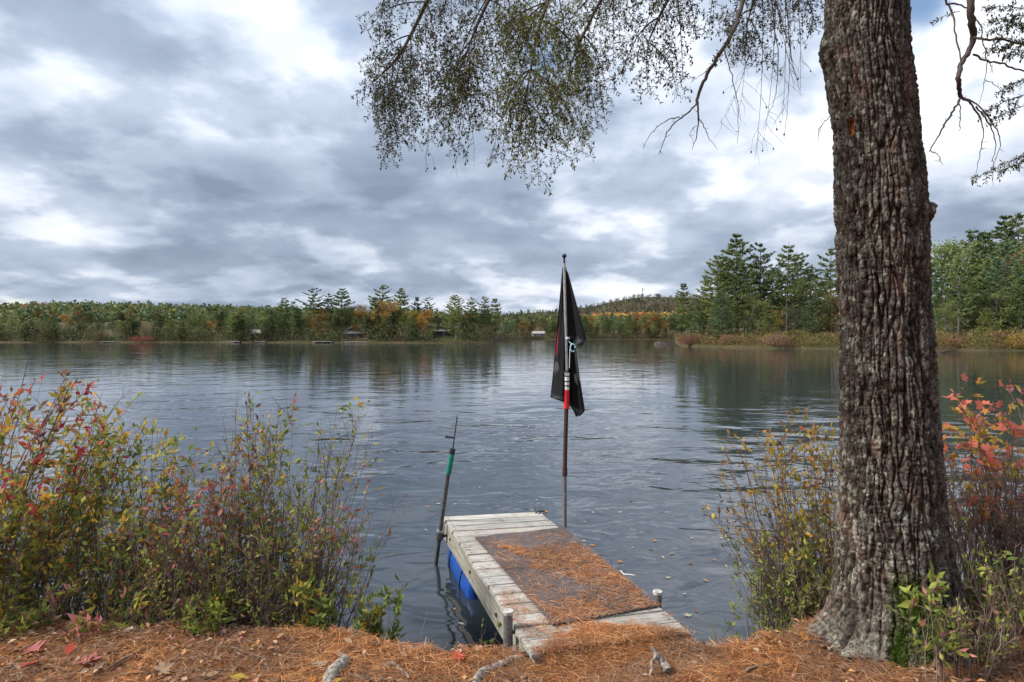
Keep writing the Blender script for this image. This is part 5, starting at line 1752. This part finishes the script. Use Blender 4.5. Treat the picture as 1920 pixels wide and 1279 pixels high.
def leaf_mesh(kind, cname, var=0):
    key = (kind, cname, var)
    if key not in LEAF_MESH:
        V_, F_, q_ = leaf_shape(kind, var + 3)
        LEAF_MESH[key] = mesh('leaf', V_, F_ + [q_], LEAFM[cname], smooth=False)
    return LEAF_MESH[key]


def place_leaf(name, p, d, up, size, kind, cname, rg, parent=None):
    o = obj(name, leaf_mesh(kind, cname, int(rg.integers(0, 3))), parent)
    y = Vector(d).normalized(); z = Vector(up); x = y.cross(z).normalized(); z = x.cross(y)
    m = Matrix((x, y, z)).transposed().to_4x4()
    o.matrix_local = Matrix.Translation(Vector(p)) @ m @ Matrix.Scale(size, 4)
    return o


def shrub(name, px, Y, top_py, label, seed, stems=40, spread=.35, lean=(0, 0), pal=((GRN, 1),), top_pal=None, leaf=.03, leaf_n=1.0, leaf_from=.45, base_r=.14, stem_r=.0045, cat='shrub', big=None, twig_n=6, leafw=.42, droopy=.0, z0=None):
    """multi-stemmed shrub; pal: [(colours, weight)], top_pal the colours near the top; big: (count, kind, colours, size) single large leaves"""
    rg = np.random.default_rng(seed)
    x = (px - 960) / F * Y
    bz = max(float(ground_z(x, Y)), -.12) if z0 is None else z0
    Ht = CAM_H - (top_py - Y0) / F * Y - bz
    e = empty(name, (x, Y, bz), label, cat)
    W_ = Buf(); L_ = Buf()
    cols_ = np.array([c for p_, w_ in pal for c in p_]); wts = np.array([w_ / len(p_) for p_, w_ in pal for c in p_]); wts /= wts.sum()
    tp = pal if top_pal is None else top_pal
    tcols = np.array([c for p_, w_ in tp for c in p_]); twts = np.array([w_ / len(p_) for p_, w_ in tp for c in p_]); twts /= twts.sum()
    LP, LD, LS, LC = [], [], [], []
    tips = []
    for s_ in range(stems):
        a = rg.uniform(0, 6.28); r = base_r * math.sqrt(rg.uniform())
        p0 = np.array([math.cos(a) * r, math.sin(a) * r * .7, -.05])
        hgt = Ht * (rg.uniform(.35, 1.0) if s_ > 3 else rg.uniform(.9, 1.0)); dead = rg.uniform() < .18
        out = spread * rg.uniform(.1, 1.0)
        a2 = a + rg.normal(0, .5)
        tip = np.array([math.cos(a2) * out + lean[0] * hgt / Ht, math.sin(a2) * out * .8 + lean[1] * hgt / Ht, hgt])
        mid = p0 * .5 + tip * .42 + np.array([rg.normal(0, .03) * Ht, rg.normal(0, .03) * Ht, hgt * .12])
        n = 9
        pts = crv(p0, mid, tip, n)
        jit = np.cumsum(rg.normal(0, .017 * Ht ** .5, (n, 3)), 0) * np.linspace(0, 1, n)[:, None]; pts = pts + jit
        pts[-1, 2] = min(pts[-1, 2], Ht * 1.02)
        bc = np.array([(.13, .085, .07), (.18, .125, .105), (.10, .07, .06), (.23, .18, .15)])[rg.integers(0, 4)]
        W_.tube(pts, np.linspace(1, .28, n) * stem_r * rg.uniform(.6, 1.2) * (.6 + .5 * hgt / Ht), 4, bc)
        nt = rg.poisson(twig_n)
        for k in range(nt + 1):
            if k == nt: q = pts[-2]; dirn = nrm(pts[-1] - pts[-3]); L = .06; t = 1.0; tw = pts[-3:]
            else:
                t = rg.uniform(.28, .97); u = t * (n - 1); i = min(int(u), n - 2); q = pts[i] + (pts[i + 1] - pts[i]) * (u - i)
                ax = nrm(pts[i + 1] - pts[i])
                dirn = nrm(ax * .8 + rg.normal(0, .55, 3) + [0, 0, .25 - droopy]); L = Ht * rg.uniform(.07, .26) * (1.15 - t * .5)
                d2 = nrm(dirn + rg.normal(0, .3, 3) + [0, 0, .2 - droopy])
                tw = np.array([q, q + dirn * L * .5, q + dirn * L * .5 + d2 * L * .5])
                W_.tube(tw, np.array([.0020, .0014, .0007]), 3, bc)
                if L > .09:
                    for _ in range(2):
                        q2 = tw[1] + (tw[2] - tw[1]) * rg.uniform(-.6, .8); d3 = nrm(dirn + rg.normal(0, .6, 3) + [0, 0, .2])
                        W_.tube(np.array([q2, q2 + d3 * L * .4]), [.0011, .0006], 3, bc)
                        if t > leaf_from: tips.append((q2 + d3 * L * .4, d3))
            hrel = np.clip(tw[-1][2] / Ht, 0, 1)
            if not dead and hrel > leaf_from - .1 * rg.uniform():
                kt = rg.choice(len(tcols), p=twts); kc = rg.choice(len(cols_), p=wts)
                m_ = rg.poisson((3.5 if hrel > leaf_from else 1.5) * leaf_n)
                for _ in range(m_):
                    f = rg.uniform(.25, 1.05); f = min(f, 1.0) * (len(tw) - 1); i = min(int(f), len(tw) - 2)
                    qq = tw[i] + (tw[i + 1] - tw[i]) * (f - i)
                    dd = nrm(nrm(tw[i + 1] - tw[i]) * .7 + rg.normal(0, .6, 3) + [0, 0, .05])
                    LP.append(qq); LD.append(dd); LS.append(leaf * 1.5 * rg.uniform(.45, 1.0) ** .8 * (1.55 if rg.uniform() < .2 else 1))
                    usetop = rg.uniform() < np.clip((hrel - .55) * 2.6, 0, 1)
                    LC.append(((tcols[kt] if usetop else cols_[kc]) if rg.uniform() < .75 else tcols[rg.choice(len(tcols), p=twts)]) * rg.uniform(.75, 1.3))
    for p_, d_ in tips:
        if rg.uniform() < .45 * leaf_n:
            hrel = p_[2] / Ht
            LP.append(p_); LD.append(d_); LS.append(leaf * 1.5 * rg.uniform(.6, 1.2)); usetop = rg.uniform() < np.clip((hrel - .55) * 2.6, 0, 1)
            LC.append((tcols[rg.choice(len(tcols), p=twts)] if usetop else cols_[rg.choice(len(cols_), p=wts)]) * rg.uniform(.75, 1.3))
    obj('stems', W_.mesh('stems', M['twig']), e, kind='stuff')
    if LP:
        LS = np.array(LS)
        L_.leaves(np.array(LP), np.array(LD), LS, LS * leafw, np.clip(np.array(LC), 0, .8), rng=rg)
        obj('foliage', L_.mesh('foliage', M['leaf']), e, kind='stuff')
    if big and tips:
        cnt, kind, names, size = big
        hi = sorted(tips, key=lambda q: -q[0][2])[:max(cnt * 3, 10)]
        idx = rg.choice(len(hi), min(cnt, len(hi)), replace=False)
        for k in idx:
            p_, d_ = hi[k]
            place_leaf('leaf', p_, nrm(d_ * .5 + rg.normal(0, .5, 3) + [0, -.2, -.25]), nrm(rg.normal(0, .4, 3) + [0, -.5, .8]), size * rg.uniform(.7, 1.2), kind, names[rg.integers(0, len(names))], rg, e)
    return e


# left bank: (px, distance, top row)
shrub('bank_shrub', -150, 3.80, 690, 'leafy shrub at the left edge with dark red leaves on arching tips', 201, 34, .60, (.45, .1), [(GRN, 2), (YEL, 2)], [(RED, 2.2), (BRN, 2), (YEL, 1.5), (GRN, 1)], .040, 1.5, .40, .16, .007, big=(45, 'oval', ['crimson', 'red', 'brown', 'olive', 'olive', 'orange'], .052))
shrub('bank_shrub', -30, 3.95, 735, 'arching shrub near the left edge with crimson and olive leaves', 202, 34, .55, (.62, .05), [(GRN, 3), (YEL, 2)], [(RED, 2), (GRN, 2), (YEL, 2)], .042, 1.5, .40, .16, .0065, big=(45, 'oval', ['red', 'olive', 'green', 'crimson', 'yellow'], .055))
shrub('bank_shrub', 60, 4.10, 790, 'yellow green shrub with dark slanting stems right of the crimson one', 203, 36, .50, (.55, .0), [(GRN, 3), (YEL, 3)], [(GRN, 3), (YEL, 3), (RED, .6)], .040, 1.5, .42, .18, .006, big=(45, 'oval', ['yellow', 'olive', 'green', 'orange'], .055))
shrub('bank_shrub', 195, 4.00, 800, 'tall olive shrub with a leafy spire left of the small dip', 204, 40, .42, (.12, .0), [(GRN, 3), (YEL, 2), (BRN, 1)], [(GRN, 3), (YEL, 2)], .038, 1.4, .40, big=(30, 'oval', ['olive', 'green', 'yellow'], .05))
shrub('bank_shrub', 290, 3.90, 812, 'mixed shrub with a drooping olive sprig at its right top', 205, 42, .40, (.10, .0), [(GRN, 2), (BRN, 1), (YEL, 1)], [(GRN, 2), (YEL, 2), (RED, .5)], .036, 1.3, .38, big=(24, 'oval', ['olive', 'yellow', 'orange'], .048))
shrub('bank_shrub', 350, 3.80, 850, 'rusty red twiggy shrub in the dip between taller shrubs', 206, 46, .36, (.08, .0), [(RED, 2), (BRN, 2), (GRN, 1)], [(RED, 1.6), (PNK, 1), (BRN, 2), (YEL, 1)], .032, 1.2, .36, big=(24, 'oval', ['red', 'orange', 'pink', 'brown'], .045))
shrub('bank_shrub', 425, 3.75, 905, 'low green and rust shrub in front of the rusty one', 207, 42, .34, (.03, .0), [(GRN, 3), (BRN, 1), (YEL, 1)], [(GRN, 2), (RED, 1.5), (BRN, 1)], .030, 1.2, .30)
shrub('bank_shrub', 480, 4.00, 752, 'tallest narrow shrub of the bank with small olive leaves at its tips', 208, 46, .26, (.06, .0), [(GRN, 3), (BRN, 1)], [(GRN, 3), (BRN, 1.5), (RED, .6)], .031, 1.1, .40, .17)
shrub('bank_shrub', 545, 3.85, 778, 'dense fan-shaped shrub with fresh green tips at the right of the bank', 209, 60, .40, (.14, .0), [(GRN, 3), (YEL, .8), (BRN, .6)], [(GRN, 4), (YEL, 1)], .032, 1.35, .34, .20)
shrub('bank_shrub', 585, 3.75, 905, 'outer shrub with pink red tips leaning over the water', 210, 36, .34, (.26, .05), [(GRN, 2), (BRN, 1)], [(PNK, 2), (RED, 1), (GRN, 2)], .030, 1.0, .42, .14)
shrub('bank_shrub', 130, 3.75, 930, 'low yellow and green shrub below the arching stems', 211, 46, .40, (.1, .0), [(GRN, 3), (YEL, 1.5)], [(YEL, 2), (GRN, 2), (RED, .6)], .032, 1.2, .25, .22)
shrub('bank_shrub', 10, 3.70, 960, 'low green shrub in the lower left corner', 212, 44, .42, (.1, .0), [(GRN, 3), (YEL, 1)], [(GRN, 2), (YEL, 2)], .034, 1.2, .25, .22)
shrub('bank_shrub', 255, 3.65, 965, 'low twiggy shrub with fresh green leaves under the olive spire', 213, 50, .38, (.05, .0), [(GRN, 4), (BRN, 1)], [(GRN, 4), (RED, .5)], .030, 1.1, .25, .22)
shrub('bank_shrub', 500, 3.65, 960, 'low brown-stemmed shrub before the tallest shrub', 214, 56, .32, (.03, .0), [(BRN, 2), (GRN, 2)], [(GRN, 3), (BRN, 1)], .028, .9, .22, .20)
shrub('bank_shrub', -80, 3.50, 900, 'green and crimson shrub cut by the left edge', 215, 40, .45, (.2, .0), [(GRN, 3), (RED, .6)], [(GRN, 2), (YEL, 2), (RED, 1)], .038, 1.3, .3, .2)
shrub('bank_shrub', 375, 3.60, 980, 'grey-stemmed low thicket at the foot of the rusty shrub', 216, 60, .34, (.0, .0), [(BRN, 2), (GRN, 2)], [(GRN, 2), (BRN, 1)], .026, .8, .22, .22)
# low growth and seedlings on the left bank
shrub('low_seedling', 90, 3.47, 1105, 'small pinkish leafed seedling low on the left bank', 220, 8, .16, (0, 0), [(BRN, 2), (PNK, 1), (GRN, 2)], None, .036, .5, .2, .1, .003, 'seedling')
shrub('low_seedling', 165, 3.27, 1165, 'seedling with salmon red drooping leaves on the needles', 221, 6, .14, (0, 0), [(PNK, 2), (BRN, 2), (GRN, 1)], None, .04, .4, .2, .08, .003, 'seedling')
shrub('low_seedling', 240, 3.42, 1120, 'tan and pink seedling under the left shrubs', 222, 8, .15, (0, 0), [(PNK, 1), (YEL, 1), (BRN, 1), (GRN, 1)], None, .036, .5, .2, .1, .003, 'seedling')
shrub('low_seedling', 30, 3.32, 1150, 'dull green seedling clump in the bottom left', 223, 14, .2, (0, 0), [(GRN, 3), (BRN, 1)], None, .035, 1.2, .15, .14, .003, 'seedling')
shrub('low_seedling', 400, 3.42, 1120, 'dark green ground seedlings below the low rust shrub', 224, 16, .2, (0, 0), [(GRN, 4)], None, .032, 1.2, .15, .16, .003, 'seedling')
shrub('low_seedling', 575, 3.52, 1095, 'seedling with one orange leaf at the right end of the left shrubs', 225, 10, .12, (.02, 0), [(GRN, 3), (YEL, 1)], [(YEL, 2), (GRN, 2)], .035, 1.3, .2, .09, .003, 'seedling', big=(2, 'oval', ['orange'], .06))
UPR = [(.16, .21, .05), (.22, .25, .07), (.13, .17, .045)]
shrub('leafy_sprig', 612, 3.45, 1118, 'upright green sprigs left of the pair by the water', 226, 9, .06, (.0, 0), [(UPR, 1)], None, .034, 2.6, .06, .06, .0025, 'plant', twig_n=3, leafw=.34)
shrub('leafy_sprig', 685, 3.42, 1118, 'upright olive sprigs standing at the water edge', 227, 12, .09, (.03, 0), [(UPR, 3), (YEL, .5)], None, .036, 2.8, .06, .06, .0025, 'plant', twig_n=3, leafw=.34)
shrub('leafy_sprig', 722, 3.42, 1106, 'tallest upright sprigs at the water left of the dock', 228, 8, .07, (.02, 0), [(UPR, 3)], None, .036, 2.8, .06, .05, .0025, 'plant', twig_n=3, leafw=.34)
shrub('leafy_sprig', 905, 3.22, 1165, 'little weed with pale leaves beside the capped dock post', 229, 3, .06, (.03, 0), [(UPR, 2)], None, .02, .6, .2, .03, .002, 'plant', twig_n=3)
# right of the dock, left of the trunk
shrub('bank_shrub', 1545, 4.05, 800, 'yellow and orange topped shrub touching the left side of the trunk', 230, 48, .42, (-.16, .05), [(YEL, 1), (BRN, 1), (GRN, 1)], [(YEL, 4), (BRN, 1.5)], .036, 1.3, .5, .2, big=(50, 'oval', ['yellow', 'orange', 'orange', 'brown'], .05))
shrub('bank_shrub', 1500, 4.1, 835, 'twiggy brown shrub leaning out over the water left of the trunk', 231, 44, .36, (-.42, .0), [(BRN, 2), (YEL, 1)], [(BRN, 2), (YEL, 2)], .028, .9, .5, .18)
shrub('bank_shrub', 1480, 3.95, 985, 'low dense green shrub at the water left of the trunk', 232, 60, .34, (-.10, .0), [(GRN, 4), (BRN, .6)], [(GRN, 4)], .026, 1.5, .12, .24, leafw=.36)
shrub('bank_shrub', 1555, 3.85, 960, 'green and brown thicket against the left foot of the trunk', 233, 54, .30, (-.06, .0), [(GRN, 3), (BRN, 1)], [(GRN, 3), (YEL, .6)], .027, 1.3, .15, .2, leafw=.38)
shrub('bank_shrub', 1590, 4.25, 770, 'thin shrub behind the trunk with orange leaves showing at its left', 234, 36, .36, (-.2, .1), [(BRN, 1), (YEL, 1)], [(YEL, 2), (BRN, 1)], .034, 1.0, .55, .18, big=(20, 'oval', ['orange', 'coral', 'yellow'], .05))
shrub('leafy_sprig', 1392, 3.5, 1130, 'small dark leaved sprig at the water edge right of the dock', 235, 5, .07, (-.05, 0), [(GRN, 2)], None, .026, 1.6, .2, .04, .002, 'plant', twig_n=3)
# right of the trunk
shrub('maple_sapling', 1850, 4.0, 735, 'red maple sapling with coral leaves right of the trunk', 240, 26, .55, (.05, .05), [(BRN, 1), (GRN, 1)], [(PNK, 2), (YEL, 1)], .034, .8, .5, .2, .0055, 'sapling', big=(190, 'maple', ['coral', 'coral', 'orange', 'coral', 'yellow'], .078))
shrub('maple_sapling', 1955, 4.1, 745, 'second coral leaved maple sapling at the right edge', 241, 20, .5, (-.1, .05), [(BRN, 1), (GRN, 1)], [(PNK, 2), (YEL, 1)], .034, .5, .5, .2, .005, 'sapling', big=(120, 'maple', ['coral', 'orange', 'coral', 'yellow'], .078))
shrub('bank_shrub', 1830, 4.0, 850, 'bare stemmed thicket of thin brown twigs right of the trunk', 242, 90, .42, (.0, .0), [(BRN, 2), (GRN, .6)], [(BRN, 2), (RED, .7)], .024, .45, .4, .34)
shrub('bank_shrub', 1920, 3.9, 870, 'bare twiggy thicket cut by the right edge', 243, 80, .42, (.0, .0), [(BRN, 2), (GRN, .6)], [(BRN, 2), (RED, .7)], .024, .45, .4, .32)
shrub('bank_shrub', 1860, 3.35, 1040, 'leafy green brush at the right foot of the trunk', 244, 60, .34, (-.05, -.05), [(GRN, 3), (BRN, 1)], [(GRN, 4)], .026, .55, .3, .24, z0=.42, big=(14, 'oval', ['green', 'olive'], .05))
shrub('bank_shrub', 1930, 3.1, 1020, 'green brush in the lower right corner', 245, 60, .36, (-.05, -.05), [(GRN, 3), (BRN, 1)], [(GRN, 4)], .026, .55, .3, .24, z0=.42, big=(14, 'oval', ['green', 'olive'], .05))
shrub('bank_shrub', 1815, 2.95, 1130, 'dry twiggy brush before the right root of the trunk', 246, 60, .26, (.0, .0), [(BRN, 3), (GRN, 2)], [(GRN, 2), (BRN, 1)], .022, .45, .2, .2, z0=.42, big=(8, 'oval', ['green', 'olive'], .05))
shrub('low_seedling', 1755, 2.85, 1085, 'seedling with green leaves growing up against the trunk', 247, 8, .12, (-.03, 0), [(GRN, 3), (PNK, .5)], None, .035, 1.2, .35, .08, .0028, 'seedling', z0=.42, big=(8, 'oval', ['green', 'olive'], .05))


def grass_tuft(px, Y, top_py, n, label, seed, spread=.06):
    rg = np.random.default_rng(seed)
    x = (px - 960) / F * Y; bz = max(float(ground_z(x, Y)), -.05)
    Ht = CAM_H - (top_py - Y0) / F * Y - bz
    e = empty('grass_tuft', (x, Y, bz), label, 'grass')
    B = Buf()
    for k in range(n):
        a = rg.uniform(0, 6.28); hgt = Ht * rg.uniform(.45, 1.05); o_ = rg.uniform(.1, .5) * hgt
        p0 = np.array([rg.normal(0, spread), rg.normal(0, spread * .5), -.02]); tip = p0 + [math.cos(a) * o_, math.sin(a) * o_, hgt]
        q = crv(p0, p0 + [0, 0, hgt * .7], tip, 5); s_ = nrm(np.array([rg.normal(), rg.normal(), 0])) 
        w_ = np.array([.0028, .0032, .0028, .002, .0003])[:, None]
        V_ = np.stack([q - s_ * w_, q + s_ * w_], 1).reshape(-1, 3); i_ = np.arange(4) * 2
        B.add(V_, [np.stack([i_, i_ + 1, i_ + 3, i_ + 2], -1)], np.array([(.14, .20, .06), (.20, .24, .09), (.26, .22, .10), (.10, .15, .05)])[rg.integers(0, 4)])
    obj('blades', B.mesh('blades', M['leaf']), e, kind='stuff')


grass_tuft(787, 3.42, 1168, 26, 'grass tuft at the water edge left of the dock', 1)
grass_tuft(1330, 3.45, 1160, 16, 'thin grass blades at the right corner of the dock', 2, .05)
grass_tuft(1362, 3.48, 1172, 22, 'grass tuft on the bank right of the dock corner', 3, .06)
grass_tuft(860, 3.42, 1185, 10, 'sparse grass blades between the tuft and the dock', 4, .05)

# ---------------------------------------------------------------- fallen and floating leaves
rg = np.random.default_rng(31)
GL = [(60, 1215, 'maple', 'pink', .11), (145, 1245, 'maple', 'pink', .13), (125, 1230, 'oval', 'red', .09), (250, 1180, 'oval', 'pale', .09), (430, 1270, 'oval', 'yellow', .08), (410, 1262, 'oval', 'tan', .07),
      (290, 1265, 'maple', 'tan', .10), (600, 1255, 'maple', 'tan', .09), (590, 1270, 'oval', 'orange', .07), (660, 1205, 'oval', 'tan', .07), (690, 1210, 'maple', 'brown', .09), (670, 1222, 'oval', 'pale', .05),
      (445, 1245, 'oval', 'tan', .06), (520, 1230, 'maple', 'brown', .09), (560, 1128, 'oval', 'orange', .07), (870, 1225, 'maple', 'red', .09), (545, 1250, 'oval', 'brown', .07), (480, 1205, 'oval', 'yellow', .05),
      (370, 1235, 'oval', 'brown', .07), (200, 1215, 'maple', 'brown', .10), (40, 1260, 'maple', 'red', .10), (330, 1210, 'oval', 'tan', .06), (750, 1225, 'oval', 'tan', .05), (820, 1240, 'oval', 'brown', .05),
      (1295, 1240, 'oval', 'tan', .05), (1300, 1215, 'oval', 'tan', .05), (1495, 1185, 'maple', 'orange', .09), (1480, 1200, 'oval', 'brown', .07), (1375, 1240, 'oval', 'brown', .05), (1140, 1230, 'oval', 'brown', .04),
      (1060, 1250, 'oval', 'tan', .04), (1180, 1258, 'oval', 'brown', .05), (1540, 1262, 'oval', 'tan', .05), (1430, 1262, 'oval', 'tan', .04), (990, 1258, 'oval', 'brown', .05), (640, 1275, 'oval', 'yellow', .06), (100, 1190, 'oval', 'tan', .08), (530, 1190, 'oval', 'tan', .06)]
NEARBY = [(0, 330, 'on the litter at the lower left'), (330, 700, 'on the litter below the left shrubs'), (700, 1000, 'on the litter left of the dock'), (1000, 1330, 'on the needles before the dock'), (1330, 1700, 'on the needles near the big trunk')]
for px, py, kind, cn, sz in GL:
    Yk = gY(px, py, .42); x = (px - 960) / F * Yk; z = float(ground_z(x, Yk)) + .022
    a = rg.uniform(0, 6.28)
    o = place_leaf('fallen_leaf', (x, Yk, z), (math.cos(a), math.sin(a), rg.normal(0, .15)), nrm(np.array([rg.normal(0, .25), rg.normal(-.2, .25), 1])), sz, kind, cn, rg)
    where = next(w_ for a_, b_, w_ in NEARBY if a_ <= px < b_)
    o['label'] = {'pink': 'pinkish', 'red': 'red', 'tan': 'tan', 'pale': 'pale', 'brown': 'brown', 'yellow': 'yellow', 'orange': 'orange'}[cn] + (' lobed' if kind == 'maple' else ' oval') + ' fallen leaf ' + where
    o['category'] = 'leaf'; o['group'] = 'leaves fallen on the bank'
FLOAT = [(925, 888), (1063, 922), (778, 900), (835, 848), (856, 945), (812, 938), (820, 946), (735, 968), (1095, 978), (1112, 1022), (1188, 1027), (1215, 1030), (1165, 962), (1255, 1040), (1100, 1015), (1225, 1015), (1245, 1048), (1290, 1058),
         (1250, 1085), (1328, 1092), (1110, 960), (1020, 960), (1008, 937), (955, 930), (1045, 862), (1031, 842), (795, 993), (800, 950), (1350, 1010), (1190, 893), (1235, 900), (1130, 1000), (1205, 1000), (1340, 1052), (1280, 1115), (1310, 1150),
         (1292, 1158), (935, 950), (900, 915), (870, 880), (1250, 960), (1180, 940), (1300, 1010), (1375, 1000), (980, 845), (1000, 870), (718, 817), (640, 905), (900, 985), (850, 1145), (870, 1172), (1160, 1055), (1270, 1030)]
for k, (px, py) in enumerate(FLOAT):
    Yk = CAM_H * F / (py - Y0); a = rg.uniform(0, 6.28)
    pale = k % 2 == 0
    cn = ['pale', 'tan', 'pale', 'orange', 'pale', 'brown'][k % 6]
    o = place_leaf('floating_leaf', ((px - 960) / F * Yk, Yk, .004), (math.cos(a), math.sin(a), 0), (rg.normal(0, .05), rg.normal(0, .05), 1), rg.uniform(.035, .065), 'oval' if k % 3 else 'maple', cn, rg)
    side = 'left of the leaning pole' if px < 830 else 'between the two poles' if px < 1058 else 'right of the dock'
    o['label'] = {'pale': 'pale', 'tan': 'tan', 'orange': 'orange', 'brown': 'brown'}[cn] + ' leaf floating on the water ' + side
    o['category'] = 'leaf'; o['group'] = 'leaves floating on the lake'

number_from_left([o for o in col.objects if o.get('category') == 'leaf'])
